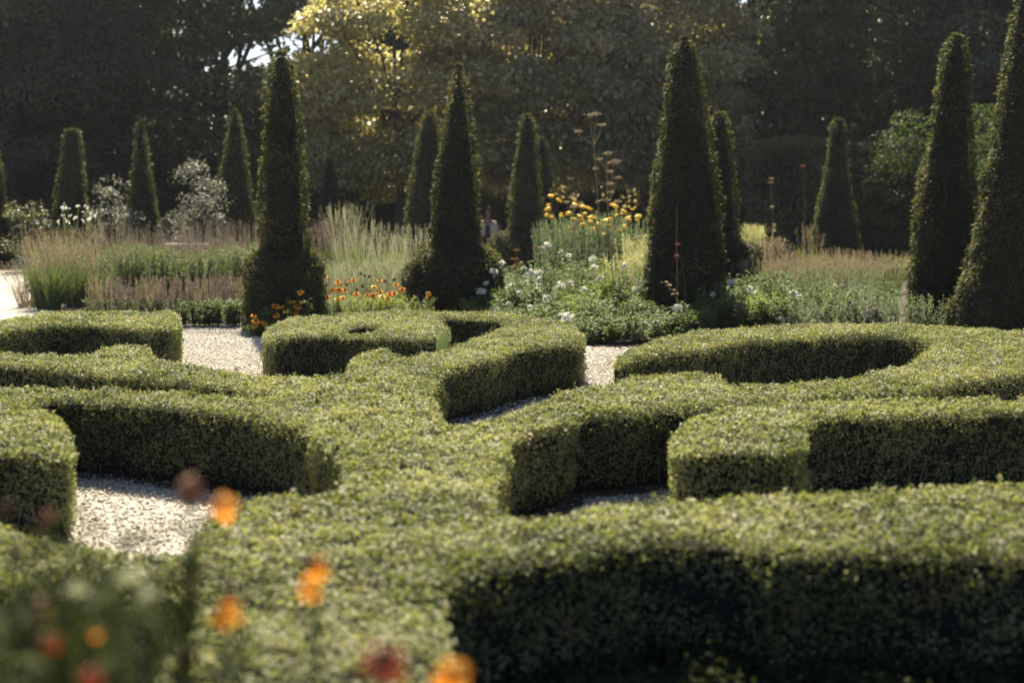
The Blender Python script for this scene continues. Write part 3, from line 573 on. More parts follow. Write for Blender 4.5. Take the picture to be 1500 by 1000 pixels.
desc = ['beside the strap-leaved clumps', 'behind the tan spikes, left part', 'in front of the slender distant cone', 'near the middle of the left bed', 'left of the pale stone slab', 'just in front of the stone slab', 'right of the stone slab', 'against the tall blunt cone']
for i, px in enumerate([150, 182, 212, 242, 272, 302, 330, 356]):
    Yb = 20.0 + (i % 2) * .5
    def fn(a, i=i):
        q_ = rng.uniform(.82, 1.12); st = stems(a, O0, 75, .74 * q_, .42, .003, 0, foot=.35, hv=.15); stemleaves(a, st, 36, .06, .022, 0, .2)
        st = stems(a, O0, 34, .92, .42, .0016, 1, foot=.35); spikes(a, st[:, 2], .18, 12, .014, 1)
    plant('meadow_perennial', 'leafy green perennial with brownish-pink plumes ' + desc[i], 'plant', PW(px, Yb), fn, ['herb', 'pinkgrass'], 'plumed perennials of the left bed')
for i, px in enumerate([70, 120, 165, 215, 262, 310, 352]):
    Yb = 22.2
    def fn(a, i=i):
        st = stems(a, O0, 40, .7, .5, .003, 0, foot=.4); stemleaves(a, st, 24, .07, .025, 0)
        st = stems(a, O0, 80, 1.02 if i > 3 else .96, .5, .0016, 1, foot=.4, hv=.3); spikes(a, st[:, 2], .3, 18, .015, 1)
    plant('meadow_perennial', 'haze of brownish grass plumes, rear of left bed, ' + ['behind the strap-leaved clump', 'under the tiny white flowers', 'in front of the first grey shrub', 'at the foot of the slender cone', 'behind the stone slab', 'in front of the evenly tapered cone', 'beside the tall blunt cone'][i], 'plant', PW(px, Yb), fn, ['herb', 'pinkgrass'] if i > 2 else ['herb', 'straw'], 'plumed perennials of the left bed')
for i, px in enumerate([140, 165, 190, 215, 240, 264, 288, 312, 338, 356]):
    Yb = 18.3 - .1 * (i % 3)
    def fn(a, i=i):
        st = stems(a, O0, 30, .46 + .05 * (i > 6), .2, .003, 1, hv=.35, foot=.16); spikes(a, st[:, 2], .28, 34, .017, 1, .010)
        st = stems(a, O0, 20, .2, .18, .003, 0, foot=.14); stemleaves(a, st, 14, .06, .025, 0)
    plant('spiky_perennial', 'row of upright tan flower spikes, ' + ['leftmost tuft', 'second tuft from the left', 'third tuft from the left', 'fourth tuft from the left', 'fifth tuft, above the hedge end', 'sixth tuft, just right of the hedge end', 'seventh tuft', 'eighth tuft', 'ninth tuft near the tall cone', 'tuft touching the tall blunt cone'][i], 'plant', PW(px, Yb), fn, ['herb', 'pinkgrass' if i % 3 else 'straw'], 'tan flower spikes at the front of the left bed')
for i, (px, h_, mt) in enumerate([(278, .3, 'shrubleaf'), (300, .28, 'shrubleaf'), (322, .34, 'herb'), (348, .3, 'herb')]):
    def fn(a, i=i):
        st = stems(a, O0, 26, h_, .2, .003, 0, foot=.14); stemleaves(a, st, 30, .06, .028, 0)
    plant('leafy_plant', 'low leafy green plant at the gravel edge, ' + ['darkest, beside the hedge end', 'second from the hedge end', 'bushy one left of the white petals', 'nearest the tall cone'][i], 'plant', PW(px, 16.6), fn, [mt], 'low plants at the gravel edge')
# tiny white flowers above left bed
def fn(a):
    st = stems(a, O0, 26, 1.28, .42, .0022, 0, hv=.16, foot=.3); K = 26
    for j in range(5): leaves(a, st[:, 2] + rv(K, .012), rv(K), rv(K), .03, .026, 1)
plant('airy_perennial', 'airy plant dotted with tiny white flowers in front of the flat-topped distant cone', 'plant', PW(112, 21.2), fn, ['herb', 'white'], 'airy white flowers')
# pale stone bench
e = empty('stone_bench', PW(270, 24.2)); tag(e, 'pale flat stone bench top showing above the left flower bed', 'bench')
def box(acc, c, s, mi=0):
    c = np.array(c); s = np.array(s) / 2
    V = [c + s * [a, b_, d] for d in (-1, 1) for a, b_ in ((-1, -1), (1, -1), (1, 1), (-1, 1))]
    acc.add(V, [[0, 3, 2, 1], [4, 5, 6, 7], [0, 1, 5, 4], [1, 2, 6, 5], [2, 3, 7, 6], [3, 0, 4, 7]], mi)
a = Acc(); box(a, (0, 0, .615), (.72, .34, .05)); a.build('seat', M['stone'], e)
for s in (-.26, .26):
    a = Acc(); box(a, (s, 0, .295), (.07, .26, .59)); a.build('leg', M['stone'], e)
# middle grasses
for i, (px, Yb, h_, r_, mats, lab) in enumerate([
    (462, 21.5, 1.05, .3, ['herb', 'pinkgrass'], 'pink-plumed grass right beside the tall blunt cone'),
    (492, 21.8, 1.1, .35, ['herb', 'pinkgrass'], 'pink-plumed grass second from the tall blunt cone'),
    (520, 21.0, 1.0, .4, ['herb', 'palegrass'], 'arching green grass clump behind the orange flowers'),
    (548, 22.0, 1.08, .4, ['herblime', 'palegrass'], 'lime green grass clump in the middle of the grasses'),
    (575, 20.5, .92, .35, ['herb', 'palegrass'], 'silvery grass with pale seed heads left of the pointed cone'),
    (602, 21.3, 1.02, .35, ['herblime', 'palegrass'], 'pale green grass clump touching the pointed cone'),
    (482, 19.2, .62, .3, ['straw', 'palegrass'], 'short wispy pale grass beside the tall blunt cone'),
    (515, 18.8, .62, .33, ['palegrass', 'palegrass'], 'short wispy pale grass behind the orange flowers'),
    (552, 18.9, .66, .35, ['palegrass', 'palegrass'], 'wispy silver grass in the centre front of the grasses'),
    (588, 18.9, .70, .33, ['palegrass', 'palegrass'], 'wispy silver grass left of the ball-like yew base')]):
    grass_clump(lab, px, Yb, h_, r_ * 1.15, mats, 290 if i < 6 else 90, 46 if i < 6 else 80, .009 if i < 6 else .005, .22, .24)
grass_clump('lime green plume rising above the grasses in front of the dark hedge', 505, 24.5, 1.28, .4, ['midtree', 'palegrass'], 120, 60, .008)
grass_clump('yellow-green spiky clump in the right-hand bed before the far hedge', 1186, 24, .95, .25, ['herblime', 'straw'], 80, 20, .016)
grass_clump('arching green grass clump beside the dark cone at right', 1308, 21.6, .62, .4, ['herb', 'straw'], 200, 40, .008)
# --- helenium flowers
def petal_ring(acc, c, r, n=11, droop=.25, tilt=None, mi=0):
    a = np.linspace(0, 2 * math.pi, n, endpoint=False) + rng.normal(0, .08, n); T = np.eye(3) if tilt is None else tilt
    V = []; f = []
    for k, t in enumerate(a):
        o_ = np.array([math.cos(t), math.sin(t), 0]); s = np.array([-math.sin(t), math.cos(t), 0]); rr = r * rng.uniform(.85, 1.1); dr = droop * rng.uniform(.5, 1.5)
        z1, z2 = -dr * rr * .5, -dr * rr * 1.2
        pts = [o_ * rr * .22 - s * rr * .07, o_ * rr * .22 + s * rr * .07, o_ * rr * .7 + s * rr * .2 + [0, 0, z1], o_ * rr * .98 + s * rr * .13 + [0, 0, z2], o_ * rr * .93 + [0, 0, z2], o_ * rr * .98 - s * rr * .13 + [0, 0, z2], o_ * rr * .7 - s * rr * .2 + [0, 0, z1]]
        b0 = len(V); V += [T @ np.array(p_) + c for p_ in pts]; f.append([b0 + j for j in range(7)])
    acc.add(V, f, mi)
def tiltm(ax, ay): return np.array(Matrix.Rotation(ax, 3, 'X') @ Matrix.Rotation(ay, 3, 'Y'))
def add_flower(parent, c, r, mat, droop=.3, tilt=None, disc=.3):
    a = Acc(); petal_ring(a, np.zeros(3), r, tilt=tilt, droop=droop); fo = a.build('flower', M[mat], parent); fo.location = tuple(c)
    a = Acc(); T = np.eye(3) if tilt is None else tilt; blob(a, T @ np.array([0, 0, r * disc * .3]), r * disc, 10, 6, jit=.03); a.build('flower_centre', M['disc'], fo)
def seed_head(parent, c, r):
    a = Acc(); blob(a, [0, 0, 0], [r, r, r * 1.15], 8, 6, jit=.08); o_ = a.build('seed_head', M['disc'], parent); o_.location = tuple(c)
HEL = [(372, 470, 'first'), (400, 446, 'a'), (425, 432, 'b'), (452, 420, 'c'), (478, 416, 'd'), (505, 414, 'e'), (530, 422, 'f'), (555, 424, 'g'), (582, 420, 'h')]
flow_px = [(412,449),(440,428),(452,446),(487,424),(502,436),(522,430),(548,421),(578,430),(560,434),(470,446),(436,462),(405,462),(372,462),(375,470),(373,478),(391,478),(404,448),(419,455),(428,441),(436,449),(430,457),(448,417),(457,411),(448,432),(462,434),(458,438),(476,405),(470,423),(480,435),(495,413),(497,424),(505,425),(495,438),(513,410),(518,410),(538,432),(547,433),(557,428),(571,430),(568,438),(556,410),(580,417),(589,424),(466,410),(443,441),(387,473),(416,455)]
seed_px = [(529,401),(534,404),(541,405),(478,417),(531,419),(508,417),(564,412),(577,410),(523,424)]
hel_objs = []
for i, (px, py, _) in enumerate([(373, 0, 0), (400, 0, 0), (432, 0, 0), (458, 0, 0), (485, 0, 0), (508, 0, 0), (535, 0, 0), (560, 0, 0), (585, 0, 0)]):
    Yb = 15.5 if px < 395 else 15.7 if px < 440 else 16.6
    hs = [f_ for f_ in flow_px if abs(f_[0] - px) <= 15]
    def fn(a, hs=hs, px=px, Yb=Yb):
        mx_ = {373: .14, 400: .32, 432: .42}.get(px, .36)
        st = stems(a, O0, 16, mx_, .15, .003, 0, foot=.1); stemleaves(a, st, 26, .085, .022, 0)
        c_ = PW(px, Yb); out_ = []
        for (fx, fy) in hs:
            t = P(fx, fy, Yb - rng.uniform(.05, .2)) - c_; out_.append(t)
            for sd_ in (np.array([[1., 0, 0]]), np.array([[0, 1., 0]])): ribbon(a, np.array([[[t[0] * .3, t[1] * .3, 0], [t[0] * .7, t[1] * .7, t[2] * .5], t]]), .004, sd_)
        return out_
    pos = ['lowest, spilling onto the gravel', 'second from left, by the tall cone', 'third from the left', 'fourth, the densest with several open flowers', 'fifth, in the middle of the drift', 'sixth, with clustered flowers', 'seventh, with dark seed heads above', 'eighth from the left', 'last before the ball-like yew base'][i]
    e, heads = plant('orange_helenium', 'orange daisy-like plant at the bed front, ' + pos, 'flower', PW(px, Yb), fn, ['herblime' if i > 4 else 'herb'], 'orange flowers behind the spiral hedge')
    for t in heads: add_flower(e, t, rng.uniform(.038, .052), 'orange' if rng.random() < .85 else 'yellow', tilt=tiltm(rng.uniform(.15, .8), rng.uniform(-.4, .4)), droop=.12)
    for (sx, sy) in seed_px:
        if abs(sx - px) <= 14:
            t = P(sx, sy, Yb) - PW(px, Yb); seed_head(e, t, .016)
            if sx == 529: pass
def fn(a):
    st = stems(a, O0, 9, .34, .13, .003, 0, foot=.06); stemleaves(a, st, 16, .08, .02, 0)
    spikes(a, st[:, 2], .08, 8, .018, 1); return [P(628, 430, 16.8) - PW(622, 16.8)]
e, hd = plant('orange_helenium', 'single orange flower with browned heads in front of the ball-like yew base', 'flower', PW(622, 16.8), fn, ['herb', 'rust'], 'orange flowers behind the spiral hedge')
add_flower(e, hd[0], .04, 'orange', tilt=tiltm(.8, .2))
# --- phlox
def head(acc, c, r, n, mi, ls=.022):
    u = unit(rv(n)); u[:, 2] = np.abs(u[:, 2]) * .9 - .15
    u = unit(u + [0, 0, .35]); c = c + rv(n, r * .38); tw = rng.uniform(.7, 1.2, (n, 1)); r = r * tw
    for k in range(5):
        a = rng.uniform(0, 6.28) + 1.2566 * k; t1 = unit(np.cross(u, [0, 0, 1.]) + 1e-4); t2 = np.cross(u, t1)
        d = t1 * math.cos(a) + t2 * math.sin(a); leaves(acc, c + u * r, d, u, ls * .62, ls * .5, mi)
PH = [(693,390,18.2,0),(702,382,18.2,0),(735,388,17.8,1),(722,400,17.6,1),(768,395,18,0),(802,362,18.6,1),(795,365,18.6,0),(822,372,18.4,0),(833,375,18.4,0),(868,382,17.8,1),(870,394,17.6,1),(790,401,17.4,1),(778,402,17.4,1),(750,420,17.2,1),(760,430,17.0,0),(705,428,17.2,1),(822,421,17.0,1),(836,415,17.0,0),(880,410,17.2,1),(855,425,16.8,0),(905,430,17.2,1),(932,426,17.6,1),(915,390,18,0),(828,467,14.6,2),(993,454,15.6,1),(1070,417,16.8,1),(1082,452,16.2,1),(1098,424,17.0,0),(1108,430,17,0),(1162,432,17.2,1),(1170,436,17.2,0),(1146,468,16.2,0),(1044,432,16.8,0),(1222,420,18.6,0),(745,445,16.6,0),(728,455,16.6,0),(776,452,16.5,0),(800,440,16.6,1),(790,412,17.3,1),(712,416,17.4,0)]
groups = {}
for p_ in PH: groups.setdefault((round(p_[0] / 26), p_[2]), []).append(p_)
words = ['under the pointed cone', 'left of the dried umbel stalks', 'below the cushion-based cone', 'right of the dried umbel stalks', 'before the broad yew cone', 'before the drum-based yew', 'in the right-hand bed']
used = {}
for (gk, Yb), hs in sorted(groups.items()):
    cx = np.mean([h_[0] for h_ in hs]); hz_ = max(P(h_[0], h_[1], Yb)[2] for h_ in hs); c_ = PW(cx, Yb)
    def fn(a, hs=hs, Yb=Yb, c_=c_, hz_=hz_):
        st = stems(a, O0, 9, max(.2, hz_ * .85), .17, .0035, 0, foot=.1); stemleaves(a, st, 18, .09, .026, 0)
        for h_ in hs:
            t = P(h_[0], h_[1], Yb - .2) - c_; pt = np.array([[[t[0] * .5, 0, 0], [t[0] * .8, 0, t[2] * .5], t]])
            for sd_ in (np.array([[1., 0, 0]]), np.array([[0, 1., 0]])): ribbon(a, pt, .006, sd_)
            stemleaves(a, pt, 12, .09, .024, 0)
    z_ = 0 if cx < 740 else 2 if cx < 815 else 1 if cx < 865 else 3 if cx < 940 else 4 if cx < 1035 else 5 if cx < 1125 else 6
    hgt = 'tall' if hz_ > .75 else 'mid-height' if hz_ > .5 else 'low'; big = 'full' if any(h_[3] for h_ in hs) else 'sparse'
    lb = f'{hgt} white-flowered phlox with {big} heads ' + words[z_]; used[lb] = used.get(lb, 0) + 1
    if used[lb] > 1: lb += ', ' + ['', 'second along', 'third along', 'fourth along', 'fifth along'][used[lb] - 1] + ''
    e, _ = plant('white_phlox', lb, 'flower', c_, fn, ['herbblue' if random.random() < .5 else 'herb'], 'white phlox among the beds')
    for h_ in hs:
        a = Acc(); t = P(h_[0], h_[1], Yb - .2) - c_; head(a, np.zeros(3), .022 + .014 * h_[3], 14 + 16 * h_[3], 0, .042); fo = a.build('flower_head', M['white'], e); fo.location = tuple(t)
# leafy plants of the centre and right beds
FP = [(692,18.6,.5,'herblime'),(712,18.9,.55,'herb'),(738,19.0,.6,'herb'),(768,19.2,.5,'herb'),(840,19.2,.6,'herb'),(870,18.6,.62,'herb'),(900,18.4,.66,'herblime'),(930,18,.6,'herb'),(1078,17.6,.5,'herb'),(1100,18.4,.5,'herb'),(1140,18.2,.5,'herb'),(1205,18.4,.45,'herb'),(1262,18.6,.45,'herbblue'),(1300,18.2,.4,'herb'),(1235,16.9,.42,'herb'),(1270,17.1,.42,'herbblue'),(1165,17.1,.45,'herb'),(1405,16.4,.34,'herbblue'),(856,15.0,.30,'herbblue'),(876,14.85,.26,'herb'),(898,14.9,.28,'herb'),(920,14.95,.30,'herbblue'),(944,15.1,.28,'herb'),(838,15.4,.36,'herb'),(866,15.4,.40,'herb'),(700,16.6,.30,'herb'),(740,16.2,.3,'herbblue'),(780,16.0,.32,'herb'),(815,15.9,.34,'herb'),(700,17.6,.5,'herb'),(725,17.2,.5,'herbblue'),(748,16.9,.42,'herb'),(775,17,.5,'herb'),(800,16.8,.45,'herbblue'),(826,16.6,.42,'herb'),(852,16.2,.42,'herblime'),(878,15.9,.42,'herb'),(900,15.6,.36,'herb'),(925,15.9,.4,'herb'),(950,15.9,.34,'herb'),(880,16.9,.6,'herblime'),(912,17.0,.6,'herb'),(845,17.3,.6,'herb'),(720,18,.6,'herb'),(755,17.8,.6,'herbblue'),(785,17.9,.6,'herb'),(815,17.9,.6,'herb'),
 (972,15.7,.3,'herb'),(1000,15.5,.28,'herb'),(1028,15.7,.36,'herb'),(1052,16,.5,'herb'),(1080,16,.4,'herb'),(1110,16.2,.42,'herblime'),(1140,16.2,.36,'herb'),(1168,16.3,.34,'herbblue'),(1196,16.3,.34,'herbblue'),(1222,16.2,.36,'herbblue'),(1250,16.3,.38,'herbblue'),(1280,16.1,.38,'silver'),(1308,16,.38,'herbblue'),(1338,15.9,.46,'herbblue'),(1366,15.9,.40,'herbblue'),(1300,17,.5,'herbblue'),(1430,16.2,.3,'herb'),(1120,17.4,.55,'herb'),(1240,17.6,.5,'silver'),(1180,17.8,.5,'herbblue')]
def where(px, Y):
    t = 'under the pointed cone' if px < 735 else 'below the cushion-based distant cone' if px < 810 else 'around the feet of the dried umbel stalks' if px < 905 else 'at the left foot of the broad yew cone' if px < 965 else 'in front of the broad yew cone' if px < 1060 else 'in front of the drum-based yew' if px < 1125 else 'in the middle of the right-hand bed' if px < 1260 else 'left of the dark cone at right' if px < 1330 else 'at the foot of the dark cones'
    return t
cn = {'herb': 'mid green', 'herbblue': 'blue-green', 'herblime': 'yellow-green', 'silver': 'silvery'}
for (px, Yb, h_, mt) in sorted(FP):
    def fn(a):
        st = stems(a, O0, 20, h_, .24, .0035, 0, hv=.35, foot=.16); stemleaves(a, st, 28 if mt != 'silver' else 40, .095 if mt in ('herb', 'herblime') else .05, .030 if mt in ('herb', 'herblime') else .022, 0)
    lb = f"{cn[mt]} {'tall' if h_ > .48 else 'low' if h_ < .38 else 'bushy'} plant {where(px, Yb)}"; used[lb] = used.get(lb, 0) + 1
    if used[lb] > 1: lb += ', ' + ['', 'second', 'third', 'fourth', 'fifth', 'sixth', 'seventh', 'eighth'][used[lb] - 1] + ' from left'
    plant('leafy_plant', lb, 'plant', PW(px, Yb), fn, [mt], 'leafy perennials filling the beds')
# meadow of the right bed
for i, (px, Yb) in enumerate([(1118, 20), (1150, 19.6), (1180, 20.2), (1212, 19.6), (1242, 20.2), (1272, 19.6), (1130, 21.8), (1175, 22), (1220, 22.4), (1265, 22)]):
    def fn(a):
        st = stems(a, O0, 50, .5, .35, .003, 0, foot=.3); stemleaves(a, st, 26, .05, .02, 0); st = stems(a, O0, 60, .62, .38, .002, 1, foot=.3); spikes(a, st[:, 2], .12, 14, .017, 1)
    plant('meadow_perennial', 'soft tan and green seed-headed plant of the right-hand bed, ' + ['beside the drum base', 'just behind the rust spire', 'in the middle front', 'front, under the solitary cone', 'front, right of the solitary cone', 'front, nearest the dark cone', 'rear, behind the fluffy seed heads', 'rear, at the yellow-green spiky clump', 'rear, under the solitary cone', 'rear, nearest the dark cone'][i], 'plant', PW(px, Yb), fn, ['herbblue', 'straw'], 'seed-headed plants of the right bed')
# yellow achillea mass
for i, (px, Yb, h_) in enumerate([(815, 22, .98), (850, 21.5, .98), (885, 22, .98), (918, 21.6, .98)]):
    def fn(a):
        st = stems(a, O0, 90, h_ + (.16, .24, .27, .2)[i] - .06, (.42, .46, .46, .42)[i], .003, 0, foot=.3); stemleaves(a, st, 50, .05, .018, 0)
    e, _ = plant('yellow_yarrow', 'bushy green plant topped with flat yellow flower heads, ' + ['leftmost beside the cushion-based cone', 'left of the dried umbel stalks', 'right behind the dried umbel stalks', 'next to the broad yew cone'][i], 'flower', PW(px, Yb), fn, ['herbblue'], 'yellow yarrow')
    for (fx, fy) in [(806,292),(818,294),(803,300),(804,310),(803,323),(812,322),(838,290),(846,298),(850,303),(838,312),(842,322),(858,314),(832,310),(853,322),(864,324),(872,322),(868,318),(881,318),(888,325),(895,322),(904,304),(900,316),(908,318),(914,312),(893,334),(905,338),(897,300),(929,305),(935,315),(940,307),(921,325),(912,330),(876,333),(886,341),(823,311),(826,318),(880,332),(868,335),(852,330),(930,322),(920,318),(835,330),(848,316),(859,309)]:
        if abs(fx - px) <= 17:
            a = Acc(); rr_ = rng.uniform(.026, .060); blob(a, [0, 0, 0], [rr_, rr_, rr_ * rng.uniform(.3, .6)], 10, 5, jit=.2); K = 50; t_ = rng.uniform(0, 6.28, K); q_ = np.sqrt(rng.random(K)) * rr_
            leaves(a, np.column_stack([np.cos(t_) * q_, np.sin(t_) * q_, np.full(K, rr_ * .3)]), rv(K), rv(K, .3) + [0, 0, 1], .015, .012)
            t = P(fx + rng.normal(0, 2), fy + rng.normal(0, 3), Yb - rng.uniform(0, .5)) - PW(px, Yb); fo = a.build('flower_head', M['yellow'], e); fo.location = tuple(t); fo.rotation_euler = (rng.normal(.25, .2), rng.normal(0, .3), 0)
            a = Acc(); tube(a, [(0, 0, 0), (.012, 0, -.12), (0, .01, -.26)], .003, 5); a.build('flower_stalk', M['stem'], fo)
for i, (px, Yb, h_, r_) in enumerate([(935, 19.2, .95, .22), (915, 18.7, .72, .3), (1103, 22.5, .98, .25), (1125, 22, .8, .28)]):
    def fn(a):
        st = stems(a, O0, 60, h_, r_, .0025, 0, foot=.2); stemleaves(a, st, 30, .03, .018, 0, .3); spikes(a, st[:, 2], .12, 22, .02, 0, .03)
    plant('feathery_plant', ['cream-yellow feathery plant against the left side of the broad cone', 'lower cream-yellow feathery plant behind the white phlox', 'fluffy cream seed heads behind the drum-based yew', 'tan fluffy seed heads right of the drum-based yew'][i], 'plant', PW(px, Yb), fn, ['cream' if i < 3 else 'straw'], 'feathery plants')
# dried umbel stalks
def umbel(acc, c, r, n=14, mi=0):
    for k in range(n):
        a = rng.uniform(0, 6.28); q = r * math.sqrt(rng.random()); t = c + np.array([math.cos(a) * q, math.sin(a) * q, r * .35 - q * .25])
        tube(acc, [c - [0, 0, r * .35], t], .0014, 4, mi); leaves(acc, t + rv(7, .007), rv(7), rv(7), .013, .010, mi)
def stalk(label, Yb, main, branches, umbels, mat='drystem', leaf=(), name='dried_umbel_stalk', group='tall dried stalks', rad=.006, hm='straw'):
    b0 = P(main[0][0], main[0][1], Yb); e = empty(name, (b0[0], Yb, 0)); tag(e, label, 'plant', group); o_ = np.array([b0[0], Yb, 0]); a = Acc()
    pts = [P(x, y, Yb) - o_ for x, y in main]; pts[0][2] = 0; tube(a, pts, np.linspace(rad, rad * .5, len(pts)), 6)
    for br in branches: tube(a, [P(x, y, Yb) - o_ for x, y in br], [rad * .5] * (len(br) - 1) + [rad * .3], 5)
    for (x, y) in leaf:
        c = P(x, y, Yb) - o_; K = 9; leaves(a, np.tile(c, (K, 1)), rv(K) * [1, 1, .4], rv(K, .3) + [0, 0, 1], .05, .018)
    a.build('stalk', M[mat], e)
    for (x, y, r) in umbels:
        a = Acc(); umbel(a, np.zeros(3), r * Yb / F); fo = a.build('seed_head', M[hm], e); c = P(x, y, Yb) - o_; fo.location = tuple(c)
stalk('tallest dried stalk, forked three ways at the top with flat seed heads', 17.0, [(893, 480), (886, 400), (876, 300), (870, 213)], [[(870, 213), (858, 205), (847, 195)], [(870, 213), (867, 195), (864, 178)], [(870, 213), (877, 200), (881, 186)], [(870, 213), (871, 195), (872, 172)]], [(864, 170, 10), (872, 168, 8), (881, 184, 7), (847, 193, 4)], leaf=[(872, 247), (877, 295)])
stalk('shorter dried stalk with a cluster of tan seed heads', 16.8, [(900, 475), (897, 400), (890, 300), (889, 245)], [[(889, 250), (890, 232), (891, 226)], [(892, 300), (895, 268), (900, 240)], [(889, 250), (882, 240), (878, 234)], [(893, 300), (900, 275), (905, 262)], [(897, 350), (905, 320), (909, 300)]], [(891, 226, 8), (897, 240, 9), (903, 237, 7), (878, 234, 5), (905, 261, 5), (894, 270, 6), (896, 282, 6), (905, 296, 7), (888, 294, 7), (893, 252, 5)])
stalk('dried branching stalk with tan heads among the yellow flowers', 18.0, [(846, 440), (843, 360), (839, 310), (838, 292)], [[(839, 312), (832, 304), (830, 297)], [(839, 312), (845, 304), (848, 298)]], [(838, 290, 7), (830, 297, 5), (848, 298, 6), (840, 304, 6)])
stalk('dried seed-headed stalk rising from the white phlox below the cushion cone', 17.6, [(757, 440), (756, 400), (756, 368)], [], [(756, 367, 6), (754, 380, 5), (757, 388, 5), (752, 394, 5)], mat='ruststem', hm='rust')
stalk('dried stalk with a tuft beside the tall white phlox head', 18.2, [(793, 430), (792, 385), (791, 365)], [], [(791, 363, 5), (793, 372, 4)], mat='ruststem', hm='straw')
stalk('upright rust-brown stem against the broad yew cone', 15.9, [(992, 450), (992, 400), (991, 350), (992, 302)], [], [(991, 375, 3), (993, 358, 2.5)], mat='ruststem', name='rust_stem_plant', rad=.007, hm='rust')
stalk('thin leaning rust stem right of the upright one on the broad cone', 16.0, [(1008, 460), (1003, 420), (997, 380)], [], [], mat='ruststem', name='rust_stem_plant', rad=.004)
stalk('curled yellowing leaf spray before the broad yew cone', 15.6, [(994, 460), (992, 440), (984, 424), (973, 414)], [], [], name='dry_leaf_spray', rad=.003, leaf=[(973, 413), (978, 418), (984, 424), (988, 430)])
stalk('thin tan spire with whorled leaves behind the fluffy seed heads', 20.5, [(1137, 420), (1135, 380), (1132, 330), (1129, 272)], [], [(1129, 268, 4), (1130, 262, 3)], mat='drystem', leaf=[(1131, 302), (1134, 338)], rad=.006)
stalk('plain rust spire left of the solitary distant cone', 24, [(1180, 380), (1179, 330), (1178, 280), (1176, 245)], [], [(1176, 244, 3)], mat='ruststem', rad=.008, hm='rust', name='rust_stem_plant')
# hosta leaf by the spiral
e = empty('broad_leaf', G(637, 527)); tag(e, 'single broad pale green leaf poking up against the spiral hedge', 'leaf')
a = Acc(); c = P(640, 512, 10.9) ; o_ = np.array(e.location); d = np.array([.016, 0, .11]); 
prof_ = [(0, .2), (.15, .7), (.35, 1), (.6, .95), (.82, .6), (1, .05)]
V = []
b0 = P(641, 513, 11.0) - o_; tp = P(657, 487, 11.0) - o_
ax = tp - b0; s = np.array([.9, .1, -.35]); s -= ax * (s @ ax) / (ax @ ax); s /= np.linalg.norm(s)
for t, w_ in prof_:
    m_ = b0 + ax * t; V += [m_ - s * w_ * .042 + [0, -.012, 0], m_, m_ + s * w_ * .042 + [0, -.012, 0]]
a.add(V, [[3 * i + j, 3 * i + j + 1, 3 * i + j + 4, 3 * i + j + 3] for i in range(5) for j in (0, 1)])
M['hosta'] = leafmat('hosta_leaf', [(.13, .16, .085), (.17, .20, .11)], trans=.2, tint=(.8, .9, .5), patch=1, spec=.3)
a.build('blade', M['hosta'], e, smooth=True)
a = Acc(); tube(a, [(0, 0, 0), b0 * .5 + [0, 0, .02], b0], .004, 6); a.build('leaf_stalk', M['stem'], e)
# ---------------------------------------------------------------- people
def skinned(name, verts, edges, rad, mat, parent, lv=2, root=0):
    me = bpy.data.meshes.new(name); me.from_pydata([tuple(v) for v in verts], edges, []); ob = bpy.data.objects.new(name, me); COL.objects.link(ob)
    sk = ob.modifiers.new('s', 'SKIN'); sk.use_smooth_shade = True
    for i, r_ in enumerate(rad):
        rr_ = r_ if isinstance(r_, tuple) else (r_, r_); me.skin_vertices[0].data[i].radius = rr_; me.skin_vertices[0].data[i].use_root = i == root
    ss = ob.modifiers.new('u', 'SUBSURF'); ss.levels = lv; ss.render_levels = lv
    bpy.context.view_layer.update(); dg = bpy.context.evaluated_depsgraph_get(); nm = bpy.data.meshes.new_from_object(ob.evaluated_get(dg))
    ob.modifiers.clear(); ob.data = nm; nm.materials.clear(); nm.materials.append(M[mat]); ob.parent = parent
    for p_ in nm.polygons: p_.use_smooth = True
    return ob
